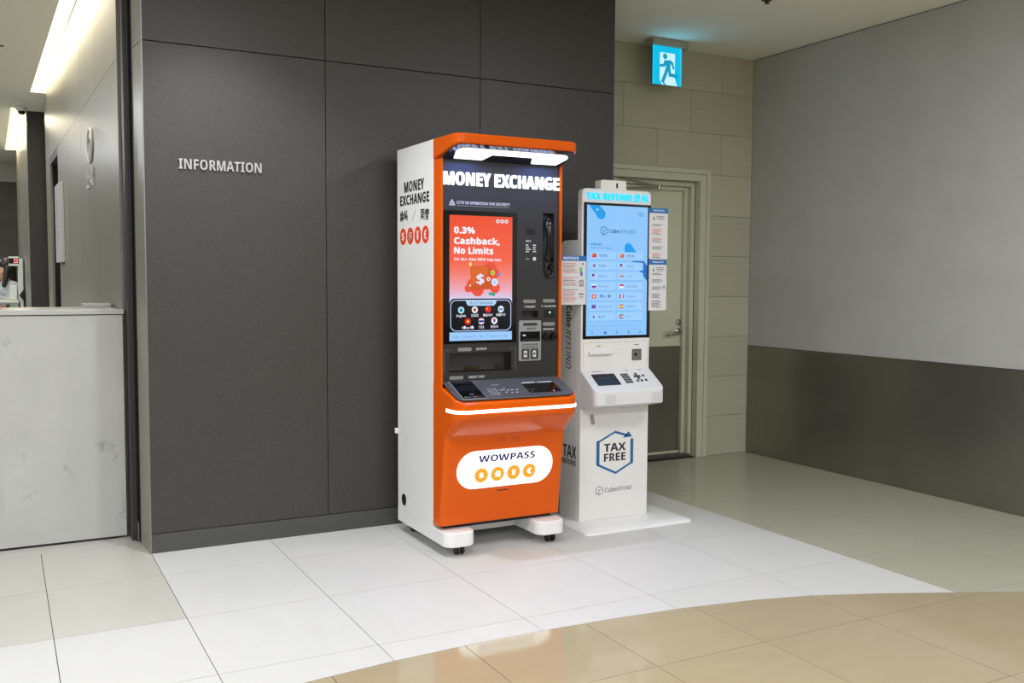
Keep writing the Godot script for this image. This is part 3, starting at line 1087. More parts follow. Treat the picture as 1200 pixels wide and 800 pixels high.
func exchange_kiosk() -> void:
	var t := thing("money_exchange_kiosk", "tall orange and white money exchange kiosk with lit canopy before the dark wall", "kiosk", Vector3(2.125, 0, -4.35))
	# white cabinet
	var cab := part(t, "cabinet", bx(Vector3(KX0, 0.147, -4.615), Vector3(KX1, 1.953, KO), 0.003), M.white, "white steel cabinet")
	part(cab, "cable_port", pr(disc(Vector2(-4.53, 0.177), 0.030, 24), "x", KX0 - 0.0012, KX0 + 0.01), M.black, "round black cable port")
	var hk := S()
	box(hk, Vector3(KX0 - 0.013, 0.506, -4.63), Vector3(KX0 - 0.0005, 0.534, -4.605), 0.004)
	part(cab, "clip", hk, M.white)
	# lettering on the left side
	var ink := M.ink as Material
	var z0 := -4.573
	part(cab, "side_lettering", lettering("MONEY", heavy, 0.255, 0.053, 0.0006, leftface(KX0 - 0.0002, 1.731, -4.518)), ink, "black lettering on the side")
	part(cab, "side_lettering", lettering("EXCHANGE", heavy, 0.372, 0.050, 0.0006, leftface(KX0 - 0.0002, 1.668, z0)), ink, "black lettering on the side")
	part(cab, "side_lettering", stroke_letters("换钱", -4.573, 1.594, 0.044, 0.046, 0.053, 0.0062, 0.0008, leftface(KX0, 0, 0)), ink, "black characters on the side")
	part(cab, "side_lettering", stroke_letters("両替", -4.306, 1.588, 0.044, 0.046, 0.056, 0.0062, 0.0008, leftface(KX0, 0, 0)), ink, "black characters on the side")
	var sl := S()
	var lf := leftface(KX0 - 0.0008, 0, 0)
	quad(sl, lf * Vector3(-4.415, 1.588, 0), lf * Vector3(-4.41, 1.588, 0), lf * Vector3(-4.365, 1.64, 0), lf * Vector3(-4.37, 1.64, 0), Vector3.LEFT)
	part(cab, "side_lettering", sl, M.grey)
	var om := mat(Color(0.90, 0.27, 0.08), 0.45)
	var wm := mat(Color(0.9, 0.88, 0.85), 0.5)
	for i in 4:
		var zc := -4.534 + i * 0.0955
		var b := part(cab, "currency_badge", pr(disc(Vector2(zc, 1.5145), 0.042, 28), "x", KX0 - 0.0008, KX0 + 0.002), om, "round orange currency badge")
		if i == 1:
			part(cab, "badge_symbol", stroke_letters("元", zc - 0.018, 1.496, 0.036, 0.036, 0.05, 0.007, 0.0, leftface(KX0 - 0.0014, 0, 0)), wm)
		else:
			part(cab, "badge_symbol", lettering(["$", "", "¥", "€"][i], bold, 0.034, 0.046, 0.0005, leftface(KX0 - 0.001, 1.4915, zc - 0.017)), wm)
	# base with two feet and castors
	var base_poly := PackedVector2Array()
	var foot := 0.157
	var zf := -4.0
	base_poly.append(Vector2(KX0, -4.615))
	base_poly.append(Vector2(KX1, -4.615))
	for v in rr4(KX1 - foot, -4.2, KX1, zf, [0, 0, 0.05, 0.05], 6).slice(2):
		base_poly.append(v)
	base_poly.append(Vector2(KX1 - foot, -4.245))
	base_poly.append(Vector2(KX0 + foot, -4.245))
	for v in rr4(KX0, -4.2, KX0 + foot, zf, [0, 0, 0.05, 0.05], 6).slice(2):
		base_poly.append(v)
	var bs := part(t, "base", pr(base_poly, "y", 0.052, 0.120, 0.004), M.white, "white steel base with two feet")
	part(bs, "riser", bx(Vector3(KX0 + 0.0, 0.118, -4.612), Vector3(KX1 - 0.0, 0.1468, -4.165)), M.white)
	part(bs, "skirt", bx(Vector3(KX0 + 0.03, 0.118, -4.2), Vector3(KX1 - 0.03, 0.16, -4.11)), M.black)
	for p in [Vector2(KX0 + 0.095, -4.07), Vector2(KX1 - 0.055, -4.07), Vector2(KX0 + 0.07, -4.55), Vector2(KX1 - 0.07, -4.55)]:
		var wc := S()
		for s in [-0.014, 0.014]:
			lathe(wc, Vector3(p.x + s - 0.007, 0.022, p.y), Vector3.RIGHT, [Vector2(0.0005, 0), Vector2(0.021, 0), Vector2(0.022, 0.002), Vector2(0.022, 0.012), Vector2(0.021, 0.014), Vector2(0.0005, 0.014)], 18)
		var cs := part(bs, "castor", wc, mat(Color(0.05, 0.05, 0.05), 0.35), "black twin-wheel castor")
		var fk := S()
		box(fk, Vector3(p.x - 0.012, 0.036, p.y - 0.014), Vector3(p.x + 0.012, 0.053, p.y + 0.014), 0.002)
		box(fk, Vector3(p.x - 0.005, 0.014, p.y - 0.006), Vector3(p.x + 0.005, 0.04, p.y + 0.006), 0.001)
		fk.generate_normals()
		raw_sub(bs, "castor_fork", fk, M.chrome)
	# orange lower front and console
	var ls := S()
	var rings := [
		kring(-4.078, 0.012, 0.139), kring(-4.070, 0.02, 0.145), kring(-4.012, 0.03, 0.555), kring(-4.005, 0.032, 0.568), kring(-3.905, 0.05, 0.655), kring(-3.892, 0.056, 0.668),
		kring(-3.886, 0.06, 0.685), kring(-3.886, 0.06, 0.730, 0.070), kring(-3.889, 0.057, 0.738, 0.078), kring(-3.897, 0.05, 0.744, 0.0785, 0.009), kring(-3.899, 0.048, 0.741, 0.078, 0.0115)]
	loft(ls, rings)
	cap(ls, rings[0], Vector3.DOWN)
	cap(ls, rings[rings.size() - 1], Vector3.UP)
	var lower := part(t, "lower_front", ls, M.orange, "glossy orange lower front with console")
	# side cheeks and top canopy
	for s in [[KX0 + 0.0006, KX0 + 0.0112], [KX1 - 0.0112, KX1 - 0.0006]]:
		part(t, "side_frame", bx(Vector3(s[0], 0.70, KO + 0.0005), Vector3(s[1], 1.857, -4.066), 0.002), M.orange, "slim orange upright")
	var cs2 := S()
	var can := []
	var czf := -3.903
	for q in [[0.0, 0], [0.004, 1], [0.0, 2], [0.005, 3]]:
		var ring := PackedVector3Array()
		var ins: float = [0.006, 0.0, 0.0, 0.005][q[1]]
		for v in rr4(KX0 + ins, KO, KX1 - ins, czf - ins, [0, 0, 0.055, 0.055], 8):
			var yb := 1.857 + 0.048 * clampf((v.y - KF) / 0.155, 0.0, 1.05)
			if q[1] == 0:
				ring.append(Vector3(v.x, yb, v.y))
			elif q[1] == 1:
				ring.append(Vector3(v.x, yb + 0.005, v.y))
			elif q[1] == 2:
				ring.append(Vector3(v.x, 1.946, v.y))
			else:
				ring.append(Vector3(v.x, 1.953, v.y))
		can.append(ring)
	loft(cs2, can)
	cap(cs2, can[0], Vector3.DOWN)
	cap(cs2, can[3], Vector3.UP)
	var canopy := part(t, "canopy", cs2, M.orange, "orange canopy with rounded front corners")
	# underside: frame whose y runs forward and up
	var cy := Vector3(0, 0.048, 0.155).normalized()
	var cf := Transform3D(Basis(Vector3.RIGHT, cy, Vector3.RIGHT.cross(cy)), Vector3(0, 1.857, KF))   # z points down and forward, out of the underside
	var under := pr(rr4(KX0 + 0.010, -0.005, KX1 - 0.010, 0.172, [0, 0, 0.045, 0.045], 8), "z", -0.002, 0.0035)
	raw_part(canopy, "soffit", place(under, cf), mat(Color(0.10, 0.11, 0.14), 0.10), "glossy dark underside")
	var lp := PackedVector2Array()
	for v in [Vector2(1.86, 0.022), Vector2(2.004, 0.020), Vector2(2.03, 0.084), Vector2(2.243, 0.084), Vector2(2.268, 0.020), Vector2(2.405, 0.022)]:
		lp.append(v)
	for v in rr4(1.84, 0.03, 2.425, 0.135, [0, 0, 0.04, 0.04], 6).slice(2):
		lp.append(v)
	var light := pr(lp, "z", 0.0035, 0.007)
	raw_part(canopy, "canopy_light", place(light, cf), glow(Color(0.90, 0.95, 1.0), 1.7), "white lit panel under the canopy")
	var down := cf.basis.z
	area(t, cf * Vector3(1.93, 0.08, 0.012), down, 0.16, 0.10, Color(0.35, 0.52, 1.0), 0.17)
	area(t, cf * Vector3(2.34, 0.08, 0.012), down, 0.16, 0.10, Color(0.35, 0.52, 1.0), 0.17)
	var cmr := S()
	prism(cmr, rr(2.11, 0.045, 2.15, 0.062, 0.003, 3), "z", 0.003, 0.007)
	raw_part(canopy, "camera_window", place(cmr, cf), M.gloss)

	# front panel with its openings
	var fp := S()
	holed(fp, KX0 + 0.011, 0.80, KX1 - 0.011, 1.858, KF, [[1.847, 0.866, 2.177, 0.956, 0.10], [2.349, 1.35, 2.411, 1.626, 0.035], [2.232, 1.117, 2.325, 1.151, 0.03]])
	var front := part(t, "front_panel", fp, M.panel, "charcoal front panel")
	part(front, "lit_lettering_sign", lettering("MONEY EXCHANGE", heavy, 0.618, 0.062, 0.008, face(1.818, 1.738, KF)), glow(Color(0.97, 0.98, 1.0), 1.6), "glowing white MONEY EXCHANGE letters")
	part(front, "small_lettering", lettering("CCTV IN OPERATION FOR SECURITY", bold, 0.281, 0.0135, 0.0004, face(1.885, 1.652, KF)), M.lightprint)
	part(front, "print_line", bx(Vector3(1.885, 1.643, KF), Vector3(2.165, 1.6455, KF + 0.0003)), M.pill)
	var wt := S()
	for e in [[Vector2(1.848, 1.6465), Vector2(1.876, 1.6465)], [Vector2(1.876, 1.6465), Vector2(1.862, 1.671)], [Vector2(1.862, 1.671), Vector2(1.848, 1.6465)]]:
		var dd: Vector2 = (e[1] - e[0]).normalized()
		var nn := Vector2(-dd.y, dd.x) * 0.0022
		prism(wt, PackedVector2Array([e[0] - nn - dd * 0.002, e[1] - nn + dd * 0.002, e[1] + nn + dd * 0.002, e[0] + nn - dd * 0.002]), "z", KF, KF + 0.0004)
	prism(wt, disc(Vector2(1.862, 1.655), 0.004, 12), "z", KF, KF + 0.0004)
	part(front, "warning_symbol", wt, M.lightprint)
	# screen
	var bez := part(t, "screen_bezel", pr(rr(1.818, 1.0, 2.205, 1.622, 0.006), "z", KF - 0.002, KF + 0.003, 0.001), M.gloss, "glossy black screen surround")
	part(bez, "screen", uvquad(Vector3(1.848, 1.014, KF + 0.0035), Vector3(2.178, 1.014, KF + 0.0035), Vector3(2.178, 1.60, KF + 0.0035), Vector3(1.848, 1.60, KF + 0.0035)), screen_mat(cashback_screen(), 1.05), "lit touch screen with a red advert")
	area(t, Vector3(2.013, 1.31, KF + 0.012), Vector3.BACK, 0.32, 0.57, Color(1.0, 0.62, 0.55), 0.02)
	# speaker, slot, help print, phone
	var sp := S()
	for i in 5:
		for j in 5:
			if Vector2(i - 2, j - 2).length() < 2.6:
				prism(sp, disc(Vector2(2.281 + (i - 2) * 0.006, 1.612 + (j - 2) * 0.006), 0.002, 6), "z", KF, KF + 0.0004)
	part(front, "speaker_grille", sp, mat(Color(0.22, 0.19, 0.15), 0.6)).set_meta("kind", "stuff")
	part(front, "camera_window", pr(rr(2.256, 1.521, 2.302, 1.545, 0.004), "z", KF, KF + 0.001), M.gloss)
	part(front, "small_lettering", lettering("HELP", bold, 0.028, 0.0095, 0.0004, face(2.254, 1.484, KF)), M.lightprint)
	for i in 4:
		var y := 1.467 - i * 0.0105
		part(front, "print_line", bx(Vector3(2.254, y, KF), Vector3(2.254 + [0.014, 0.018, 0.028, 0.017][i], y + 0.005, KF + 0.0004)), M.lightprint)
		part(front, "print_line", bx(Vector3(2.293, y, KF), Vector3(2.293 + [0.018, 0.015, 0.016, 0.018][i], y + 0.005, KF + 0.0004)), M.lightprint)
	part(front, "small_icon", pr(rr(2.294, 1.395, 2.311, 1.412, 0.004), "z", KF, KF + 0.0004), M.lightprint)
	part(front, "print_line", bx(Vector3(2.254, 1.399, KF), Vector3(2.272, 1.406, KF + 0.0004)), M.pill)
	# telephone
	var ph := S()
	ph.set_smooth_group(3)
	var prof := []
	for s in [[1.600, 0.012, 0.020, 0.014], [1.592, 0.021, 0.024, 0.016], [1.565, 0.024, 0.024, 0.020], [1.540, 0.021, 0.020, 0.026], [1.50, 0.016, 0.017, 0.030], [1.455, 0.016, 0.017, 0.028], [1.43, 0.020, 0.019, 0.022], [1.408, 0.021, 0.021, 0.016], [1.396, 0.012, 0.016, 0.012]]:
		var ring := []
		for i in 14:
			var a := TAU * i / 14
			ring.append(Vector3(2.379 + cos(a) * s[1], s[0], KF - 0.012 + s[3] + sin(a) * s[2] * 0.7))
		prof.append(ring)
	for i in prof.size() - 1:
		for j in 14:
			var l := (j + 1) % 14
			quad(ph, prof[i][j], prof[i][l], prof[i + 1][l], prof[i + 1][j], prof[i][j] + prof[i][l] - 2 * Vector3(2.379, prof[i][j].y, KF))
	ph.set_smooth_group(-1)
	for j in 14:
		tri(ph, Vector3(2.379, 1.601, KF), prof[0][j], prof[0][(j + 1) % 14], Vector3.UP)
		tri(ph, Vector3(2.379, 1.395, KF), prof[8][j], prof[8][(j + 1) % 14], Vector3.DOWN)
	var phone := part(t, "telephone_handset", ph, mat(Color(0.03, 0.03, 0.035), 0.18), "black telephone handset in its recess")
	var cord := []
	for i in 30:
		var a := -PI * 0.35 + i * (PI * 1.75) / 29.0
		cord.append(Vector3(2.384 - sin(a) * 0.021, 1.352 + cos(a) * 0.036, KF + 0.010))
	cord.append(Vector3(2.375, 1.40, KF))
	var cst := S()
	tube(cst, cord, 0.0055, 8)
	part(phone, "cord", cst, mat(Color(0.035, 0.035, 0.04), 0.3))
	# labels, receipt slot, bar code reader
	for q in [[2.241, 2.312, 1.197], [2.351, 2.421, 1.199], [2.351, 2.421, 1.085]]:
		pill_label(front, q[0], q[1], q[2])
	part(front, "small_lettering", lettering("RECEIPT", bold, 0.047, 0.0095, 0.0004, face(2.262, 1.166, KF)), M.lightprint)
	part(front, "small_lettering", lettering("QR BARCODE", bold, 0.066, 0.0095, 0.0004, face(2.360, 1.167, KF)), M.lightprint)
	part(front, "small_lettering", lettering("WOWPASS", bold, 0.062, 0.0095, 0.0004, face(2.355, 1.055, KF)), M.lightprint)
	for e in [[2.247, 1.1665], [2.343, 1.168]]:
		var qf := S()
		holed(qf, e[0], e[1], e[0] + 0.010, e[1] + 0.010, KF + 0.0004, [[e[0] + 0.0015, e[1] + 0.0015, e[0] + 0.0085, e[1] + 0.0085, 0.0003]], 0.0003)
		part(front, "small_icon", qf, M.pill)
	var rd := part(t, "barcode_reader", pr(rr(2.357, 1.119, 2.419, 1.154, 0.004), "z", KF, KF + 0.002, 0.001), M.gloss, "glossy black bar code reader")
	part(rd, "reader_light", pr(disc(Vector2(2.389, 1.142), 0.005, 12), "z", KF + 0.002, KF + 0.003), glow(Color(0.1, 0.9, 0.45), 1.0), "small green reader light")
	# bank note acceptor
	var mp := part(t, "note_acceptor", pr(rr(2.217, 0.907, 2.341, 1.104, 0.008), "z", KF, KF + 0.004, 0.001), mat(Color(0.56, 0.57, 0.57), 0.4), "light grey bank note acceptor plate")
	part(mp, "note_slot", pr(rect(2.224, 1.003, 2.334, 1.050), "z", KF + 0.004, KF + 0.0055), M.gloss, "glossy black note slot")
	part(mp, "slot_light", bx(Vector3(2.238, 1.028, KF + 0.0055), Vector3(2.253, 1.036, KF + 0.006)), mat(Color(0.8, 0.8, 0.8), 0.4))
	var gt := S()
	box(gt, Vector3(2.236, 1.010, KF + 0.0055), Vector3(2.325, 1.014, KF + 0.009), 0.001)
	part(mp, "slot_lip", gt, M.dark)
	var po := S()
	holed(po, 2.24, 1.078, 2.317, 1.092, KF + 0.0044, [[2.242, 1.0795, 2.315, 1.0905, 0.0003]], 0.0004)
	part(mp, "pill_outline", po, M.dark)
	part(mp, "small_lettering", lettering("MONEY", bold, 0.047, 0.0095, 0.0004, face(2.262, 1.060, KF + 0.004)), M.ink)
	var mt := S()
	for i in 2:
		for j in 7:
			box(mt, Vector3(2.234 + j * 0.013, 0.984 - i * 0.012, KF + 0.004), Vector3(2.234 + j * 0.013 + 0.0095, 0.990 - i * 0.012, KF + 0.0044))
	part(mp, "print_line", mt, mat(Color(0.3, 0.3, 0.3), 0.5))
	for xx in [2.232, 2.282]:
		var ic := part(mp, "instruction_icon", pr(rr(xx, 0.915, xx + 0.043, 0.966, 0.004), "z", KF + 0.004, KF + 0.0046), M.dark, "dark icon showing a bank note")
		var ii := S()
		prism(ii, rr(xx + 0.012, 0.925, xx + 0.030, 0.957, 0.002, 2), "z", KF + 0.0046, KF + 0.005)
		part(mp, "note_print", ii, M.lightprint)
		part(mp, "portrait_print", pr(disc(Vector2(xx + 0.021, 0.941), 0.006, 12), "z", KF + 0.005, KF + 0.0053), M.dark)
	# two suction cup like knobs (card dispenser mouth)
	var kn := S()
	for xx in [2.366, 2.408]:
		lathe(kn, Vector3(xx, 1.026, KF), Vector3.BACK, [Vector2(0.019, 0), Vector2(0.019, 0.010), Vector2(0.015, 0.018), Vector2(0.0005, 0.021)], 18)
	box(kn, Vector3(2.362, 1.010, KF), Vector3(2.412, 1.034, KF + 0.010), 0.002)
	part(front, "card_dispenser", kn, M.gloss, "glossy black card dispenser mouth")
	# output tray
	var brm := mat(Color(0.36, 0.36, 0.35), 0.5)
	for e in [[1.822, 0.862, 1.8255, 0.972], [1.822, 0.9685, 1.855, 0.972], [2.198, 0.862, 2.2015, 0.972], [2.168, 0.9685, 2.2015, 0.972]]:
		part(front, "bracket_print", bx(Vector3(e[0], e[1], KF), Vector3(e[2], e[3], KF + 0.0004)), brm)
	pill_label(front, 1.893, 1.965, 0.9725)
	part(front, "small_lettering", lettering("OUTPUT", bold, 0.055, 0.0115, 0.0004, face(1.989, 0.967, KF)), M.lightprint)
	pill_label(front, 1.849, 1.922, 0.840)
	part(front, "small_lettering", lettering("CREDIT CARD", bold, 0.083, 0.0115, 0.0004, face(1.949, 0.835, KF)), M.lightprint)
	var ln := S()
	walls(ln, 1.8485, 0.8675, 2.1755, 0.9545, KF - 0.006, KF - 0.098, -1.0)
	quad(ln, Vector3(1.8485, 0.8675, KF - 0.098), Vector3(2.1755, 0.8675, KF - 0.098), Vector3(2.1755, 0.9545, KF - 0.098), Vector3(1.8485, 0.9545, KF - 0.098), Vector3.BACK)
	part(front, "tray_liner", ln, M.black, "black lining of the output tray")
	var tan := mat(Color(0.66, 0.55, 0.36), 0.5)
	part(front, "tray_rest", bx(Vector3(1.955, 0.8685, KF - 0.06), Vector3(2.015, 0.888, KF - 0.02), 0.003), tan, "small tan rest in the output tray")
	part(front, "tray_rest", bx(Vector3(2.110, 0.8685, KF - 0.05), Vector3(2.150, 0.888, KF - 0.02), 0.003), tan, "small tan rest in the output tray")
	part(front, "tray_window", bx(Vector3(1.8475, 0.8665, KF - 0.004), Vector3(2.1765, 0.9555, KF - 0.001)), tray_glass(), "tinted flap of the output tray")
	# sloping console
	var cfm := console_frame()
	var cp := pr(rr4(KX0 + 0.0135, -0.190, KX1 - 0.0135, 0.0, [0.042, 0.042, 0.0, 0.0], 8), "z", -0.004, 0.0035, 0.0012)
	var con := raw_part(t, "console_panel", place(cp, cfm), mat(Color(0.285, 0.285, 0.30), 0.3), "dark grey sloping console panel")
	# terminal
	var term := raw_part(t, "card_terminal", place(pr(rr(1.838, -0.190, 1.958, -0.006, 0.005), "z", 0.002, 0.008, 0.002), cfm), mat(Color(0.45, 0.46, 0.5), 0.3), "card terminal with a small dark screen")
	var ts := uvquad(Vector3(1.842, -0.186, 0.0085), Vector3(1.954, -0.186, 0.0085), Vector3(1.954, -0.010, 0.0085), Vector3(1.842, -0.010, 0.0085))
	raw_part(term, "terminal_screen", place(ts, cfm), screen_mat(terminal_screen(), 0.6))
	# keypad
	var keym := mat(Color(0.62, 0.62, 0.64), 0.4)
	for i in 3:
		for j in 4:
			raw_part(con, "key", place(pr(rr(1.999 + i * 0.0175, -0.105 - j * 0.0175, 2.010 + i * 0.0175, -0.099 - j * 0.0175, 0.002, 2), "z", 0.003, 0.0055, 0.001), cfm), keym)
	for e in [[2.066, -0.117], [2.084, -0.106], [2.102, -0.119], [2.084, -0.138], [2.124, -0.117], [2.150, -0.117], [2.112, -0.145], [2.138, -0.143]]:
		raw_part(con, "key", place(pr(rr(e[0] - 0.0065, e[1] - 0.004, e[0] + 0.0065, e[1] + 0.004, 0.002, 2), "z", 0.003, 0.0055, 0.001), cfm), keym)
	raw_part(con, "print_line", place(pr(rr(2.04, -0.064, 2.08, -0.056, 0.002, 2), "z", 0.0034, 0.004), cfm), M.pill)
	# passport reader
	var rdr := raw_part(t, "passport_reader", place(pr(rr(2.202, -0.158, 2.378, -0.062, 0.004), "z", 0.002, 0.0045, 0.001), cfm), M.gloss, "black passport reader window")
	raw_part(rdr, "reader_print", place(pr(rr(2.206, -0.059, 2.278, -0.051, 0.002, 2), "z", 0.003, 0.004), cfm), M.lightprint)
	raw_part(rdr, "reader_print", place(pr(rr(2.292, -0.059, 2.372, -0.052, 0.002, 2), "z", 0.003, 0.004), cfm), M.lightprint)
	raw_part(rdr, "reader_light", place(pr(disc(Vector2(2.335, -0.150), 0.004, 10), "z", 0.0045, 0.005), cfm), glow(Color(0.3, 0.35, 1.0), 1.5))
	# light strip round the console
	var strip := S()
	var path := []
	for v in rr4(KX0, KO, KX1, -3.886, [0, 0, 0.06, 0.06], 8):
		if v.y > -4.03:
			path.append(v)
	path.push_front(Vector2(KX1, -4.0))
	path.append(Vector2(KX0, -4.0))
	var ribs := []
	for i in path.size():
		var a: Vector2 = path[maxi(i - 1, 0)]
		var b: Vector2 = path[mini(i + 1, path.size() - 1)]
		var dd := (b - a).normalized()
		var nn := Vector2(dd.y, -dd.x)
		if nn.dot(path[i] - Vector2(2.125, -4.2)) < 0.0:
			nn = -nn
		ribs.append([path[i], path[i] + nn * 0.004])
	for i in ribs.size() - 1:
		var a0: Vector2 = ribs[i][1]
		var b0: Vector2 = ribs[i + 1][1]
		var ai: Vector2 = ribs[i][0]
		var bi: Vector2 = ribs[i + 1][0]
		var hh := Vector3(a0.x - ai.x, 0, a0.y - ai.y)
		var ya := 0.694
		var yb := 0.7085
		quad(strip, Vector3(a0.x, ya, a0.y), Vector3(b0.x, ya, b0.y), Vector3(b0.x, yb, b0.y), Vector3(a0.x, yb, a0.y), hh)
		quad(strip, Vector3(a0.x, yb, a0.y), Vector3(b0.x, yb, b0.y), Vector3(bi.x, yb, bi.y), Vector3(ai.x, yb, ai.y), Vector3.UP)
		quad(strip, Vector3(a0.x, ya, a0.y), Vector3(b0.x, ya, b0.y), Vector3(bi.x, ya, bi.y), Vector3(ai.x, ya, ai.y), Vector3.DOWN)
	part(lower, "led_light_strip", strip, glow(Color(0.97, 0.92, 1.0), 3.0), "white light strip round the console edge")
	area(t, Vector3(2.125, 0.701, -3.872), Vector3.BACK, 0.56, 0.014, Color(0.90, 0.86, 1.0), 0.07)
	# lit sign on the lower front; it follows the slight lean of the front
	var lean := Vector3(0, 0.41, 0.058).normalized()
	var lf2 := Transform3D(Basis(Vector3.RIGHT, lean, Vector3.RIGHT.cross(lean)), Vector3(0, 0.145, -4.070))
	var ps := raw_part(t, "lit_sign", place(pr(rr(1.866, 0.168, 2.384, 0.354, 0.0925, 16), "z", -0.002, 0.003, 0.001), lf2), glow(Color(1.0, 1.0, 1.0), 1.08), "backlit white pill-shaped sign")
	var navy := glow(Color(0.10, 0.16, 0.42), 0.55, Color(0.05, 0.07, 0.2))
	raw_part(ps, "sign_lettering", place(lettering("WOWPASS", semi, 0.305, 0.034, 0.0006, Transform3D(Basis(), Vector3(1.976, 0.297, 0.003))), lf2), navy, "dark blue WOWPASS lettering")
	var amber := glow(Color(1.0, 0.50, 0.05), 0.95, Color(0.9, 0.5, 0.1))
	var signw := glow(Color(1.0, 0.97, 0.9), 1.1)
	for i in 4:
		var xc := 1.995 + i * 0.0865
		var b := raw_part(ps, "sign_badge", place(pr(disc(Vector2(xc, 0.2325), 0.0355, 28), "z", 0.003, 0.0036), lf2), amber, "round amber currency badge")
		if i == 1:
			raw_sub(ps, "sign_symbol", place(stroke_letters("元", xc - 0.013, 0.220, 0.026, 0.026, 0.05, 0.006, 0.0042, Transform3D()), lf2), signw)
		else:
			raw_sub(ps, "sign_symbol", place(lettering(["$", "", "¥", "€"][i], bold, 0.024, 0.030, 0.0006, Transform3D(Basis(), Vector3(xc - 0.011, 0.2175, 0.0036))), lf2), signw)
	area(t, lf2 * Vector3(2.125, 0.26, 0.012), Vector3.BACK, 0.5, 0.17, Color(1, 1, 1), 0.012)
	# two small speaker grilles and a key slot
	var gr := S()
	for xx in [2.075, 2.150]:
		for i in 7:
			for j in 8:
				prism(gr, disc(Vector2(xx + i * 0.0062, 0.392 + j * 0.0066), 0.0019, 5), "z", -0.001, 0.0006)
	raw_part(lower, "speaker_grille", place(gr, lf2), mat(Color(0.55, 0.17, 0.03), 0.5)).set_meta("kind", "stuff")
	raw_part(lower, "pull_slot", place(pr(rr(2.085, 0.145, 2.148, 0.1505, 0.002, 2), "z", -0.001, 0.0008), lf2), mat(Color(0.28, 0.08, 0.02), 0.6))

func raw_sub(parent: Node3D, called: String, st: SurfaceTool, m: Material) -> void:
	var off: Vector3 = org[parent]
	var s2 := SurfaceTool.new()
	s2.append_from(st.commit(), 0, Transform3D(Basis(), -off))
	var o := MeshInstance3D.new()
	o.name = called
	o.mesh = s2.commit()
	o.material_override = m
	parent.add_child(o, true)
	org[o] = off

func pill_label(front: Node3D, x0: float, x1: float, yc: float) -> void:
	var p := part(front, "pill_label", pr(rr(x0, yc - 0.0085, x1, yc + 0.0085, 0.0085), "z", KF, KF + 0.0006), M.pill, "small grey pill-shaped label")

func tray_glass() -> StandardMaterial3D:
	var m := mat(Color(0.05, 0.05, 0.05, 0.45), 0.08)
	m.transparency = BaseMaterial3D.TRANSPARENCY_ALPHA
	return m

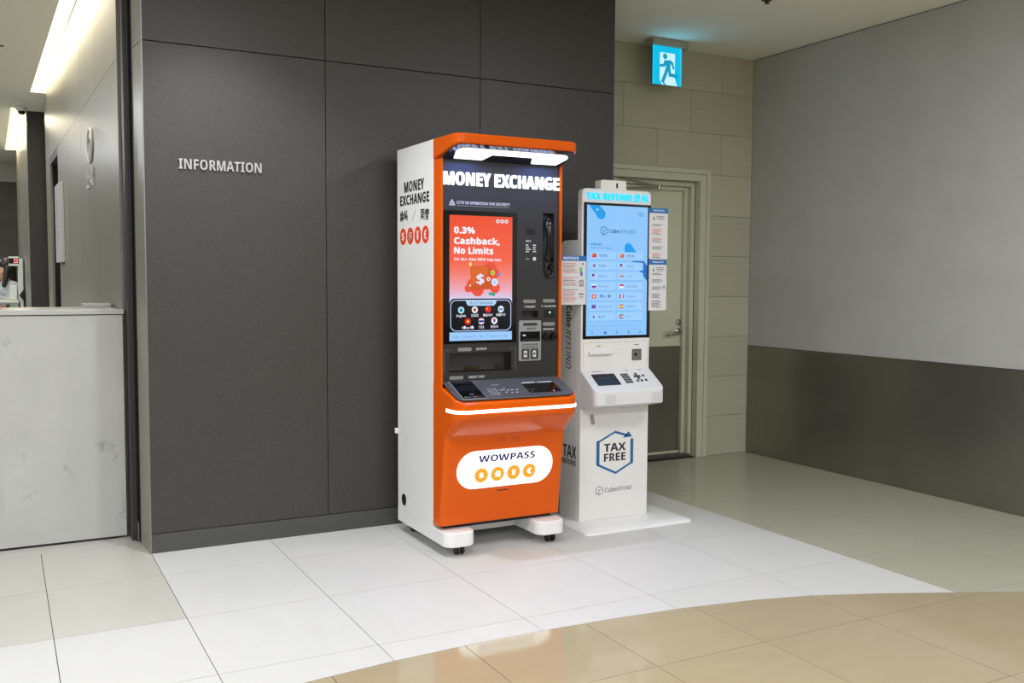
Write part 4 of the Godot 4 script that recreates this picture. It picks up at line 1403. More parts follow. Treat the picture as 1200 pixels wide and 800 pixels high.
func cashback_screen() -> Texture2D:
	var c := Canvas.new(self, 330, 586, 2.0, Color.BLACK)
	# printed colour of the advert: red above, pale blue below
	var im := c.im
	var stops := [[0.0, Color(0.91, 0.30, 0.17)], [0.36, Color(0.94, 0.38, 0.27)], [0.47, Color(0.93, 0.50, 0.45)], [0.60, Color(0.90, 0.66, 0.74)], [0.68, Color(0.80, 0.83, 0.97)], [1.0, Color(0.72, 0.86, 1.0)]]
	for y in im.get_height():
		var f := float(y) / im.get_height()
		var col := Color.WHITE
		for i in stops.size() - 1:
			if f >= stops[i][0] and f <= stops[i + 1][0]:
				col = (stops[i][1] as Color).lerp(stops[i + 1][1], (f - stops[i][0]) / (stops[i + 1][0] - stops[i][0]))
		im.fill_rect(Rect2i(0, y, im.get_width(), 1), col)
	var w := Color(0.95, 0.96, 1.0)
	for i in 3:
		c.circ(252 + i * 23, 22, 9, w)
		c.circ(252 + i * 23, 22, 4, Color(0.6, 0.2, 0.2))
	for e in [Vector2(-1.1, 0), Vector2(1.1, 0), Vector2(0, -1.1), Vector2(0, 1.1)]:
		c.text("0.3%", bold, 24 + e.x, 84 + e.y, 29, 106, w)
		c.text("Cashback,", bold, 24 + e.x, 133 + e.y, 29, 238, w)
		c.text("No Limits", bold, 24 + e.x, 178 + e.y, 29, 203, w)
	c.text("On ALL Non-KRW top-ups.", bold, 24, 210, 13, 250, w)
	# red splashes, wallet, coins
	for e in [[212, 252, 36], [120, 326, 32], [146, 346, 32], [238, 338, 26], [96, 341, 18], [235, 268, 26]]:
		c.circ(e[0], e[1], e[2], Color(0.90, 0.30, 0.22))
	c.poly(PackedVector2Array([Vector2(108, 238), Vector2(218, 232), Vector2(222, 344), Vector2(112, 348)]), Color(0.78, 0.32, 0.10))
	c.poly(PackedVector2Array([Vector2(112, 242), Vector2(205, 238), Vector2(190, 296), Vector2(112, 326)]), Color(0.84, 0.39, 0.13))
	for e in [Vector2(-1.5, 0), Vector2(1.5, 0)]:
		c.text("$", bold, 160 + e.x, 321, 48, 38, Color(0.86, 0.88, 0.97), 0.5)
	c.circ(225, 266, 12, Color(0.72, 0.82, 0.25))
	c.circ(225, 266, 6, Color(0.55, 0.72, 0.2))
	c.circ(203, 296, 10, Color(0.95, 0.85, 0.85))
	c.circ(203, 296, 4, Color(0.85, 0.35, 0.3))
	c.circ(236, 311, 18, Color(0.80, 0.88, 0.97))
	c.circ(236, 311, 8, Color(0.65, 0.78, 0.95))
	c.circ(261, 274, 7, Color(0.25, 0.55, 0.95))
	c.poly(PackedVector2Array([Vector2(98, 222), Vector2(112, 216), Vector2(116, 232), Vector2(104, 238)]), Color(0.93, 0.85, 0.45))
	c.poly(PackedVector2Array([Vector2(206, 358), Vector2(240, 362), Vector2(236, 378), Vector2(202, 370)]), Color(0.10, 0.66, 0.55))
	c.poly(PackedVector2Array([Vector2(100, 326), Vector2(110, 321), Vector2(110, 332)]), w)
	# language box
	var navy := Color(0.015, 0.02, 0.07)
	var rim := Color(0.72, 0.80, 0.95)
	c.rrect(0, 388, 330, 470, 26, Color(0.02, 0.03, 0.10))
	c.rect(0, 420, 330, 550, Color(0.02, 0.03, 0.10))
	c.rrect(4, 394, 326, 542, 30, rim)
	c.rrect(8, 398, 322, 538, 27, navy)
	c.poly(PackedVector2Array([Vector2(82, 397), Vector2(248, 397), Vector2(240, 415), Vector2(232, 422), Vector2(98, 422), Vector2(90, 415)]), Color(0.68, 0.82, 0.95))
	c.text("SELECT LANGUAGE", regular, 165, 415, 12, 122, Color(0.15, 0.25, 0.4), 0.5)
	var dots := [[60, 442, Color(0.75, 0.92, 1.0), Color(0.1, 0.55, 0.65)], [131, 441, Color(0.92, 0.94, 0.98), Color(0.85, 0.1, 0.15)], [201, 440, Color(0.86, 0.10, 0.12), Color(0.98, 0.8, 0.2)], [270, 439, Color(0.85, 0.92, 1.0), Color(0.1, 0.2, 0.5)], [95, 496, Color(0.86, 0.10, 0.10), Color(1, 0.85, 0.2)], [166, 496, Color(0.92, 0.94, 0.98), Color(0.15, 0.2, 0.5)], [235, 494, Color(0.92, 0.94, 0.98), Color(0.8, 0.15, 0.2)]]
	for d in dots:
		c.circ(d[0], d[1], 16, d[2])
	c.circ(60, 442, 9, dots[0][3])
	c.circ(131, 441, 8, dots[1][3])
	c.circ(196, 437, 4, dots[2][3])
	c.rect(261, 434, 268, 445, dots[3][3])
	c.rect(272, 434, 279, 445, dots[3][3])
	c.circ(95, 496, 6, dots[4][3])
	c.rect(151, 491, 181, 501, dots[5][3])
	c.rect(158, 482, 174, 485, Color(0.8, 0.15, 0.2))
	c.rect(158, 507, 174, 510, Color(0.8, 0.15, 0.2))
	c.circ(235, 491, 7, dots[6][3])
	c.circ(235, 497, 5, Color(0.1, 0.25, 0.6))
	c.text("English", bold, 60, 474, 10.5, 48, w, 0.5)
	c.glyphs("日本語", 112, 462, 11, 12, 13, 1.5, w)
	c.glyphs("简体中文", 175, 461, 11, 12, 13, 1.5, w)
	c.glyphs("繁體中文", 245, 460, 11, 12, 13, 1.5, w)
	c.text("Tiếng Việt", bold, 95, 530, 10, 64, w, 0.5)
	c.glyphs("ไทย", 151, 517, 10, 12, 11, 1.8, w)
	c.glyphs("한국어", 216, 516, 11, 12, 13, 1.6, w)
	c.rect(0, 546, 330, 586, Color(0.60, 0.78, 0.97))
	var lab := ["Zoom", "Contrast", "Low", "Volume", "Help"]
	for i in 5:
		c.text(lab[i], regular, 34 + i * 65, 572, 9, 0, Color(0.35, 0.48, 0.68), 0.5)
		if i > 0:
			c.rect(i * 66, 556, i * 66 + 2, 578, Color(0.45, 0.62, 0.85))
	return c.tex()

func terminal_screen() -> Texture2D:
	var c := Canvas.new(self, 112, 176, 3.0, Color(0.02, 0.025, 0.035))
	c.rrect(24, 6, 88, 20, 6, Color(0.16, 0.20, 0.32))
	c.rect(6, 50, 106, 108, Color(0.10, 0.14, 0.20))
	c.circ(30, 108, 10, Color(0.02, 0.025, 0.035))
	c.circ(60, 110, 12, Color(0.02, 0.025, 0.035))
	c.circ(88, 108, 10, Color(0.02, 0.025, 0.035))
	c.rrect(46, 130, 70, 140, 4, Color(0.5, 0.52, 0.55))
	var cols := [Color(0.8, 0.82, 0.85), Color(0.5, 0.55, 0.62), Color(0.15, 0.4, 0.75), Color(0.75, 0.7, 0.75), Color(0.8, 0.3, 0.12), Color(0.3, 0.35, 0.2)]
	for i in 6:
		c.rrect(10 + i * 16, 158, 21 + i * 16, 165, 2, cols[i])
	return c.tex()

# ---------------------------------------------------------------- tax refund kiosk
const RX0 := 2.68
const RX1 := 3.12
const RF := -4.249

func refund_kiosk() -> void:
	var t := thing("tax_refund_kiosk", "slim white tax refund kiosk with a tall blue screen beside the orange kiosk", "kiosk", Vector3(2.9, 0, -4.35))
	var wm := mat(Color(0.905, 0.90, 0.885), 0.42)
	var ws := mat(Color(0.86, 0.855, 0.835), 0.45)
	# floor plate with sloping rim
	var bp := S()
	var rings := []
	for q in [[0.0, 0.0, 0.032], [0.002, 0.008, 0.032], [0.008, 0.012, 0.03], [0.052, 0.020, 0.02], [0.056, 0.020, 0.02]]:
		var ring := PackedVector3Array()
		for v in rr(2.605 + q[0], -4.53 + q[0], 3.288 - q[0], -4.052 - q[0], q[2], 6):
			ring.append(Vector3(v.x, q[1], v.y))
		rings.append(ring)
	loft(bp, rings)
	cap(bp, rings[4], Vector3.UP)
	cap(bp, rings[0], Vector3.DOWN)
	part(t, "floor_plate", bp, M.white, "white floor plate with rounded corners")
	# rear column, front shell
	part(t, "rear_column", pr(rr4(-4.456, 0.019, -4.2915, 1.512, [0.0, 0, 0, 0.035], 6), "x", RX0 + 0.001, RX1 - 0.001, 0.002), ws, "pale rear column")
	part(t, "front_shell", pr(rr4(RX0, 0.0195, RX1, 1.779, [0, 0, 0.028, 0.028], 6), "z", -4.291, RF, 0.003), wm, "white front shell with rounded top")
	part(t, "camera_housing", pr(rr4(2.80, 1.775, 2.962, 1.828, [0, 0, 0.012, 0.012], 4), "z", -4.315, RF - 0.006, 0.003), wm, "small camera housing on top")
	var ch := t.get_node("camera_housing")
	part(ch, "camera_window", pr(rr(2.895, 1.787, 2.906, 1.814, 0.005, 4), "z", RF - 0.007, RF - 0.0052), M.black)
	# header with lit letters
	var cy := glow(Color(0.02, 0.72, 1.0), 1.35, Color(0.1, 0.5, 0.6))
	part(t, "lit_lettering_sign", lettering("TAX REFUND", bold, 0.285, 0.034, 0.008, face(2.705, 1.723, RF)), cy, "glowing cyan TAX REFUND letters")
	var hs := stroke_letters("退税", 3.006, 1.7225, 0.040, 0.036, 0.051, 0.006, 0.003, face(0, 0, RF))
	part(t, "lit_lettering_sign", hs, cy, "glowing cyan characters")
	# screen
	var bez := part(t, "screen_bezel", pr(rect(2.690, 0.992, 3.1185, 1.706), "z", RF, RF + 0.004, 0.001), M.gloss, "black screen surround")
	part(bez, "screen", uvquad(Vector3(2.708, 1.008, RF + 0.0045), Vector3(3.096, 1.008, RF + 0.0045), Vector3(3.096, 1.693, RF + 0.0045), Vector3(2.708, 1.693, RF + 0.0045)), screen_mat(refund_screen(), 1.0), "tall lit blue language screen")
	area(t, Vector3(2.9, 1.35, RF + 0.014), Vector3.BACK, 0.37, 0.67, Color(0.65, 0.82, 1.0), 0.03)
	# middle: receipt lip and reader
	part(t, "receipt_lip", pr(rr4(RF, 0.908, RF + 0.018, 0.927, [0, 0.006, 0.003, 0], 3), "x", 2.728, 2.868, 0.002), wm, "projecting white receipt lip")
	var dt := S()
	for i in 4:
		for j in 2:
			prism(dt, disc(Vector2(2.886 + i * 0.017, 0.912 + j * 0.020), 0.002, 6), "z", RF, RF + 0.0005)
	part(t, "indicator_dots", dt, M.pill).set_meta("kind", "stuff")
	var rdr := part(t, "card_reader", pr(rr(3.009, 0.874, 3.064, 0.928, 0.003), "z", RF, RF + 0.006, 0.002), mat(Color(0.5, 0.5, 0.49), 0.35, 0.5), "square grey reader")
	part(rdr, "reader_rim", pr(rr(3.006, 0.871, 3.067, 0.931, 0.003), "z", RF, RF + 0.002), M.dark)
	part(rdr, "reader_lens", pr(disc(Vector2(3.026, 0.902), 0.008, 14), "z", RF + 0.006, RF + 0.0075), M.gloss)
	part(t, "print_line", bx(Vector3(2.778, 0.951, RF), Vector3(2.803, 0.956, RF + 0.0004)), M.pill)
	part(t, "print_line", bx(Vector3(3.02, 0.953, RF), Vector3(3.05, 0.958, RF + 0.0004)), M.pill)
	var seam := S()
	for e in [[2.694, 0.843, 2.695, 0.972], [3.106, 0.84, 3.107, 0.97], [2.694, 0.971, 3.107, 0.972]]:
		box(seam, Vector3(e[0], e[1], RF - 0.0005), Vector3(e[2], e[3], RF + 0.0003))
	part(t, "panel_seam", seam, M.pill)
	# console
	var zf := -4.098
	var cs := S()
	var rg := []
	for q in [[0.652, 0.006, zf - 0.006, 0.03], [0.658, 0.0, zf, 0.034], [0.722, 0.0, zf, 0.034], [0.729, 0.006, zf - 0.006, 0.03]]:
		var ring := PackedVector3Array()
		for v in rr4(RX0 + q[1], RF + 0.0003, RX1 - q[1], q[2], [0, 0, q[3], q[3]], 7):
			var f := clampf((q[2] - v.y) / (q[2] - RF), 0.0, 1.14)
			var y: float = q[0] + (0.100 * f if q[0] > 0.7 else -0.03 * f)
			ring.append(Vector3(v.x, y, v.y))
		rg.append(ring)
	loft(cs, rg)
	cap(cs, rg[0], Vector3.DOWN)
	cap(cs, rg[3], Vector3.UP)
	var con := part(t, "console", cs, mat(Color(0.87, 0.87, 0.87), 0.35), "white sloping console")
	var down := Vector3(0, -0.100, 0.145).normalized()
	var cf := Transform3D(Basis(Vector3.RIGHT, -down, Vector3.RIGHT.cross(-down)), Vector3(0, 0.8285, RF))
	raw_part(con, "passport_reader", place(pr(rr(2.722, -0.130, 2.868, -0.038, 0.006), "z", -0.002, 0.0018, 0.0006), cf), mat(Color(0.045, 0.045, 0.05), 0.2), "black passport reader window")
	raw_part(con, "reader_bar", place(pr(rr(2.735, -0.078, 2.855, -0.066, 0.002, 2), "z", 0.001, 0.003, 0.0005), cf), M.dark)
	for i in 3:
		for j in 4:
			raw_part(con, "key", place(pr(rr(2.903 + i * 0.0165, -0.060 - j * 0.020, 2.916 + i * 0.0165, -0.045 - j * 0.020, 0.002, 2), "z", 0.0, 0.004, 0.001), cf), M.dark)
	for e in [[2.985, -0.070], [3.000, -0.052], [3.000, -0.070], [3.014, -0.070], [3.000, -0.088], [3.041, -0.066], [2.984, -0.106], [3.011, -0.106], [3.040, -0.104]]:
		raw_part(con, "key", place(pr(rr(e[0] - 0.0065, e[1] - 0.0075, e[0] + 0.0065, e[1] + 0.0075, 0.003, 2), "z", 0.0, 0.004, 0.001), cf), M.dark)
	var gs := S()
	for xx in [2.745, 3.035]:
		for i in 8:
			for j in 5:
				prism(gs, disc(Vector2(xx + i * 0.0075, 0.668 + j * 0.0095), 0.0024, 5), "z", zf - 0.001, zf + 0.0004)
	part(con, "speaker_grille", gs, M.pill).set_meta("kind", "stuff")
	for e in [[2.742, -0.018, 2.80, -0.013], [2.95, -0.018, 2.972, -0.013], [3.03, -0.018, 3.06, -0.013]]:
		part(con, "print_line", place2([e], cf), M.pill)
	# lower front: tape, emblem, lettering
	var tp := S()
	prism(tp, PackedVector2Array([Vector2(-0.012, -0.026), Vector2(0.008, -0.026), Vector2(0.008, 0.026), Vector2(-0.012, 0.026)]), "z", 0.0, 0.004)
	raw_part(t, "grey_tab", place(tp, Transform3D(Basis(Vector3.BACK, 0.22), Vector3(2.758, 0.565, RF))), M.grey, "small tilted grey tab")
	var hx := S()
	var c := Vector2(2.905, 0.377)
	var hexp := [Vector2(c.x + 0.108, c.y + 0.062), Vector2(c.x + 0.108, c.y - 0.062), Vector2(c.x + 0.004, c.y - 0.112), Vector2(c.x - 0.111, c.y - 0.06), Vector2(c.x - 0.111, c.y + 0.062), Vector2(c.x - 0.002, c.y + 0.111), Vector2(c.x + 0.078, c.y + 0.087)]
	var hw := [0.019, 0.011, 0.012, 0.020, 0.010, 0.012]
	for i in hexp.size() - 1:
		var a: Vector2 = hexp[i]
		var b: Vector2 = hexp[i + 1]
		var dd := (b - a).normalized()
		var nn: Vector2 = Vector2(-dd.y, dd.x) * hw[i] * 0.5
		prism(hx, PackedVector2Array([a - nn, b - nn, b + nn, a + nn]), "z", RF, RF + 0.0006)
		prism(hx, disc(a, hw[maxi(i - 1, 0)] * 0.5 if i > 0 else 0.008, 14), "z", RF, RF + 0.00055)
	prism(hx, disc(hexp[2], 0.006, 12), "z", RF, RF + 0.0005)
	prism(hx, PackedVector2Array([Vector2(c.x + 0.048, c.y + 0.076), Vector2(c.x + 0.110, c.y + 0.079), Vector2(c.x + 0.086, c.y + 0.108)]), "z", RF, RF + 0.0006)
	part(t, "hexagon_emblem", hx, M.blue, "blue hexagon arrow emblem")
	var inkb := mat(Color(0.06, 0.09, 0.16), 0.5)
	part(t, "front_lettering", lettering("TAX", semi, 0.142, 0.043, 0.0006, face(2.832, 0.385, RF)), inkb, "dark TAX lettering")
	part(t, "front_lettering", lettering("FREE", semi, 0.139, 0.043, 0.0006, face(2.833, 0.331, RF)), inkb, "dark FREE lettering")
	var sb := mat(Color(0.20, 0.36, 0.52), 0.5)
	part(t, "cube_emblem", cube_logo(Vector2(2.805, 0.178), 0.024, RF + 0.0004, 0.0035), sb)
	part(t, "front_lettering", lettering("Cube", regular, 0.075, 0.026, 0.0005, face(2.840, 0.165, RF)), inkb, "thin Cube lettering")
	part(t, "front_lettering", lettering("REFUND", regular, 0.096, 0.022, 0.0005, slanted(face(2.917, 0.166, RF))), sb, "blue italic REFUND lettering")
	# left side of the column
	var lx := RX0 + 0.0008
	# vertical brand line, reading downwards
	var vt := Transform3D(Basis(Vector3(0, -1, 0), Vector3(0, 0, 1), Vector3(-1, 0, 0)), Vector3(lx, 1.165, -4.40))
	part(t, "side_lettering", lettering("Cube", bold, 0.115, 0.060, 0.0005, vt), inkb, "dark vertical Cube lettering")
	var vt2 := Transform3D(Basis(Vector3(0, -1, 0), Vector3(0, 0.0, 1), Vector3(-1, 0, 0)), Vector3(lx, 1.040, -4.40))
	part(t, "side_lettering", lettering("REFUND", regular, 0.205, 0.052, 0.0005, slanted(vt2)), inkb, "dark vertical REFUND lettering")
	part(t, "side_lettering", lettering("TAX", bold, 0.135, 0.066, 0.0005, leftface(lx, 0.352, -4.420)), inkb, "black TAX lettering")
	part(t, "side_lettering", lettering("REFUND", bold, 0.145, 0.030, 0.0005, leftface(lx, 0.312, -4.430)), inkb, "black REFUND lettering")

func place2(rs: Array, tr: Transform3D) -> SurfaceTool:
	var st := S()
	for e in rs:
		quad(st, tr * Vector3(e[0], e[1], 0.0006), tr * Vector3(e[2], e[1], 0.0006), tr * Vector3(e[2], e[3], 0.0006), tr * Vector3(e[0], e[3], 0.0006), tr.basis.z)
	return st

func slanted(t: Transform3D) -> Transform3D:
	return Transform3D(Basis(t.basis.x, t.basis.y + t.basis.x * 0.22, t.basis.z), t.origin)

func cube_logo(c: Vector2, r: float, z: float, w: float) -> SurfaceTool:
	var st := S()
	var p := []
	for i in 6:
		var a := PI / 6 + i * PI / 3
		p.append(c + Vector2(cos(a), sin(a)) * r)
	var lines := []
	for i in 6:
		lines.append([p[i], p[(i + 1) % 6]])
	lines.append([c + Vector2(-0.1, -0.75) * r, c + Vector2(-0.1, 0.1) * r])
	lines.append([c + Vector2(-0.1, 0.1) * r, c + Vector2(0.45, 0.3) * r])
	for l in lines:
		var dd: Vector2 = (l[1] - l[0]).normalized() * w * 0.5
		var nn := Vector2(-dd.y, dd.x)
		quad(st, v3(l[0] - nn - dd, z), v3(l[1] - nn + dd, z), v3(l[1] + nn + dd, z), v3(l[0] + nn - dd, z), Vector3.BACK)
	return st

func v3(p: Vector2, z: float) -> Vector3:
	return Vector3(p.x, p.y, z)

func refund_screen() -> Texture2D:
	var c := Canvas.new(self, 388, 685, 2.0, Color(0.55, 0.77, 0.98))
	var vivid := Color(0.03, 0.60, 0.92)
	c.poly(PackedVector2Array([Vector2(12, 0), Vector2(78, 0), Vector2(110, 32), Vector2(66, 66), Vector2(52, 46)]), vivid)
	c.circ(88, 46, 27, vivid)
	c.poly(PackedVector2Array([Vector2(54, 24), Vector2(70, 18), Vector2(67, 27)]), Color.WHITE)
	var gt := Color(0.30, 0.48, 0.70)
	c.rect(318, 31, 362, 35, gt)
	c.rect(328, 44, 362, 48, gt)
	# logo
	var tl := Color(0.02, 0.45, 0.68)
	var hc := Vector2(106, 132)
	var p := []
	for i in 7:
		p.append(hc + Vector2(sin(i * PI / 3), cos(i * PI / 3)) * 22)
	c.pline(p, 4, tl)
	c.pline([hc + Vector2(-3, 18), hc + Vector2(-3, 0), hc + Vector2(9, -7)], 4, tl)
	c.text("Cube", bold, 138, 142, 19, 62, Color(0.05, 0.25, 0.5))
	c.text("REFUND", regular, 208, 142, 17, 98, tl)
	c.text("Language", bold, 22, 208, 13, 72, Color(0.03, 0.5, 0.8))
	c.text("Please choose your language", regular, 22, 226, 9, 136, Color(0.25, 0.5, 0.75))
	# slanting shapes behind the buttons
	c.circ(263, 218, 25, vivid)
	c.poly(PackedVector2Array([Vector2(238, 218), Vector2(280, 199), Vector2(318, 246), Vector2(240, 246)]), vivid)
	var db := Color(0.05, 0.42, 0.78)
	c.poly(PackedVector2Array([Vector2(290, 288), Vector2(364, 288), Vector2(388, 312), Vector2(388, 396), Vector2(362, 366), Vector2(360, 297), Vector2(290, 294)]), db)
	c.poly(PackedVector2Array([Vector2(336, 341), Vector2(362, 338), Vector2(362, 352), Vector2(346, 349)]), db)
	var btn := Color(0.61, 0.81, 0.99)
	var left := ["", "日本語", "Melayu", "Русский", "Tiếng Việt", "Монгол хэл", "한국어"]
	var right := ["", "English", "ไทย", "Indonesia", "Français", "Español", ""]
	for i in 7:
		var y := 242 + i * 53.7
		for j in 2:
			var x := 20.0 if j == 0 else 196.0
			var top := y + (3.0 if j == 1 and i == 1 else 0.0)
			c.rrect(x, top, x + 163, y + 42, 4, btn)
			c.rect(x, y + 42, x + 162, y + 45, Color(0.47, 0.68, 0.93))
			flag(c, x + 14, y + 10, i * 2 + j)
			var nm: String = left[i] if j == 0 else right[i]
			var tx := Color(0.30, 0.50, 0.75)
			if i == 0:
				c.glyphs("中国", x + 56, y + 14, 12, 13, 15, 1.5, tx)
				c.text("(", regular, x + 87, y + 26, 12, 0, tx)
				c.glyphs("简" if j == 0 else "繁", x + 91, y + 14, 12, 13, 15, 1.5, tx)
				c.text(")", regular, x + 106, y + 26, 12, 0, tx)
			elif GLYPHS.has(nm.substr(0, 1)):
				c.glyphs(nm, x + 56, y + 14, 12, 13, 15, 1.5, tx)
			elif nm != "":
				c.text(nm, regular, x + 56, y + 26, 12, 0, tx)
			else:
				c.pline([Vector2(x + 56, y + 24), Vector2(x + 64, y + 18), Vector2(x + 66, y + 25), Vector2(x + 78, y + 20), Vector2(x + 84, y + 26), Vector2(x + 86, y + 12)], 1.5, tx)
	c.rect(24, 632, 300, 634, Color(0.45, 0.66, 0.9))
	c.rect(0, 652, 388, 653, Color(0.45, 0.66, 0.9))
	var ic := Color(0.08, 0.5, 0.8)
	c.pline([Vector2(46, 676), Vector2(40, 670)], 2.5, ic)
	c.circ(37, 667, 6, ic)
	c.circ(37, 667, 4, Color(0.55, 0.77, 0.98))
	c.rect(112, 664, 130, 676, ic)
	c.circ(192, 668, 8, ic)
	c.circ(189, 668, 6, Color(0.55, 0.77, 0.98))
	c.circ(270, 668, 7, Color(0.3, 0.6, 0.88))
	c.circ(344, 668, 7, ic)
	c.circ(344, 667, 5, Color(0.55, 0.77, 0.98))
	return c.tex()

func flag(c: Canvas, x: float, y: float, n: int) -> void:
	var w := 26.0
	var h := 20.0
	var red := Color(0.85, 0.15, 0.15)
	var wh := Color(0.93, 0.95, 1.0)
	var bl := Color(0.12, 0.2, 0.6)
	match n:
		0, 1:
			c.rect(x, y, x + w, y + h, red.lerp(Color(0.9, 0.5, 0.4), n * 0.6))
			c.circ(x + 7, y + 7, 3, Color(1, 0.85, 0.3))
		2:
			c.circ(x + w / 2, y + h / 2, 7, Color(0.6, 0.1, 0.35))
		3, 4:
			c.rect(x, y, x + w, y + h, wh.lerp(Color(0.8, 0.5, 0.7), 0.5))
			c.rect(x, y, x + 15, y + 12, bl)
		5:
			c.rect(x, y, x + w, y + h, Color(0.9, 0.55, 0.6))
			c.rect(x, y + 4, x + w, y + 16, wh)
			c.rect(x, y + 7, x + w, y + 13, bl)
		6:
			c.rect(x, y, x + w, y + 7, wh)
			c.rect(x, y + 7, x + w, y + 14, Color(0.1, 0.25, 0.8))
			c.rect(x, y + 14, x + w, y + h, red)
		7:
			c.rect(x, y, x + w, y + 10, red)
			c.rect(x, y + 10, x + w, y + h, wh)
		8:
			c.rect(x, y, x + w, y + h, red)
			c.circ(x + w / 2, y + h / 2, 7, Color(0.98, 0.8, 0.6))
		9:
			c.rect(x, y, x + 9, y + h, bl)
			c.rect(x + 9, y, x + 18, y + h, wh)
			c.rect(x + 18, y, x + w, y + h, red)
		10:
			c.rect(x, y, x + w, y + h, Color(0.55, 0.2, 0.55))
			c.rect(x + 8, y, x + 17, y + h, Color(0.3, 0.35, 0.75))
		11:
			c.rect(x, y, x + w, y + h, red)
			c.rect(x, y + 5, x + w, y + 15, Color(0.95, 0.8, 0.3))
		12:
			c.circ(x + w / 2, y + h / 2 - 1, 5, Color(0.7, 0.1, 0.25))
			c.circ(x + w / 2, y + h / 2 + 3, 4, bl)
		13:
			c.rect(x, y, x + w, y + 7, Color(0.1, 0.5, 0.3))
			c.rect(x, y + 7, x + w, y + 14, wh)
			c.rect(x, y + 14, x + w, y + h, Color(0.08, 0.08, 0.1))
			c.rect(x, y, x + 8, y + h, red)

# ---------------------------------------------------------------- notices taped to the refund kiosk
func notices() -> void:
	var edge := mat(Color(0.8, 0.8, 0.8), 0.4)
	card("NOTICE", 2.555, 2.703, 1.174, 1.427, RF + 0.008, "white NOTICE card with blue heading between the two kiosks", 0, edge)
	card("TAX REFUND NOTICE", 3.103, 3.226, 1.417, 1.692, RF + 0.009, "upper instruction card with red lines beside the blue screen", 1, edge)
	card("TAX REFUND NOTICE", 3.105, 3.222, 1.139, 1.414, RF + 0.009, "lower instruction card with black lines beside the blue screen", 2, edge)

func card(head: String, x0: float, x1: float, y0: float, y1: float, z: float, label: String, kind: int, edge: Material) -> void:
	var t := thing("notice_card", label, "notice", Vector3((x0 + x1) / 2, y0, z), "" if kind == 0 else "instruction cards beside the blue screen")
	part(t, "board", bx(Vector3(x0, y0, z - 0.003), Vector3(x1, y1, z), 0.0008), edge)
	var w := (x1 - x0) * 1000.0
	var h := (y1 - y0) * 1000.0
	var c := Canvas.new(self, w, h, 2.0, Color(0.86, 0.86, 0.87))
	c.rect(0, 0, w, 27, Color(0.12, 0.42, 0.70))
	var dk := Color(0.36, 0.36, 0.38)
	var rd := Color(0.83, 0.42, 0.38)
	if kind == 0:
		c.text(head, bold, 10 + 0.0, 20, 14, 92, Color.WHITE)
		var y := 38.0
		var rng := RandomNumberGenerator.new()
		rng.seed = 3
		for i in 26:
			var l := rng.randf_range(60, 92)
			if i in [7, 8, 15, 16]:
				y += 8
				continue
			c.rect(8, y, 8 + l, y + 3.2, rd if i % 3 != 2 else dk)
			y += 8.0
		c.rect(108, 60, 122, 86, Color(0.45, 0.70, 0.45))
		c.rect(112, 84, 126, 104, Color(0.3, 0.4, 0.8))
		c.circ(128, 42, 5, dk)
		c.rrect(106, 126, 132, 158, 3, Color(0.55, 0.50, 0.53))
		c.rrect(110, 132, 128, 152, 2, Color(0.75, 0.7, 0.72))
		c.rect(104, 196, 134, 202, Color(0.3, 0.3, 0.3))
		c.rect(106, 212, 132, 216, Color(0.5, 0.5, 0.5))
	else:
		c.text(head, bold, w / 2, 17, 8, 76, Color.WHITE, 0.5)
		c.rrect(26, 48, 34, 64, 2, Color(0.3, 0.3, 0.35))
		for i in 3:
			c.rect(44 + i * 4, 42 + i * 8, 100 - i * 3, 45 + i * 8, dk)
		var blocks := [[86, 2, 0], [112, 5, 1], [160, 4, 1], [206, 3, 0], [244, 4, 1]] if kind == 1 else [[72, 2, 0], [106, 3, 0], [146, 3, 0], [184, 4, 0], [222, 6, 0]]
		for b in blocks:
			for i in b[1]:
				c.rect(20, b[0] + i * 6.5, 20 + 44 + (i * 13 + b[0]) % 30, b[0] + i * 6.5 + 3, rd if b[2] == 1 and i < b[1] - 1 else dk)
			c.rect(w / 2 - 2, b[0] + b[1] * 6.5 + 3, w / 2 + 2, b[0] + b[1] * 6.5 + 6, dk)
		if kind == 2:
			c.rect(96, 140, 106, 158, Color(0.4, 0.55, 0.65))
	part(t, "print", uvquad(Vector3(x0, y0, z + 0.0004), Vector3(x1, y0, z + 0.0004), Vector3(x1, y1, z + 0.0004), Vector3(x0, y1, z + 0.0004)), print_mat(c.tex(), 0.35))

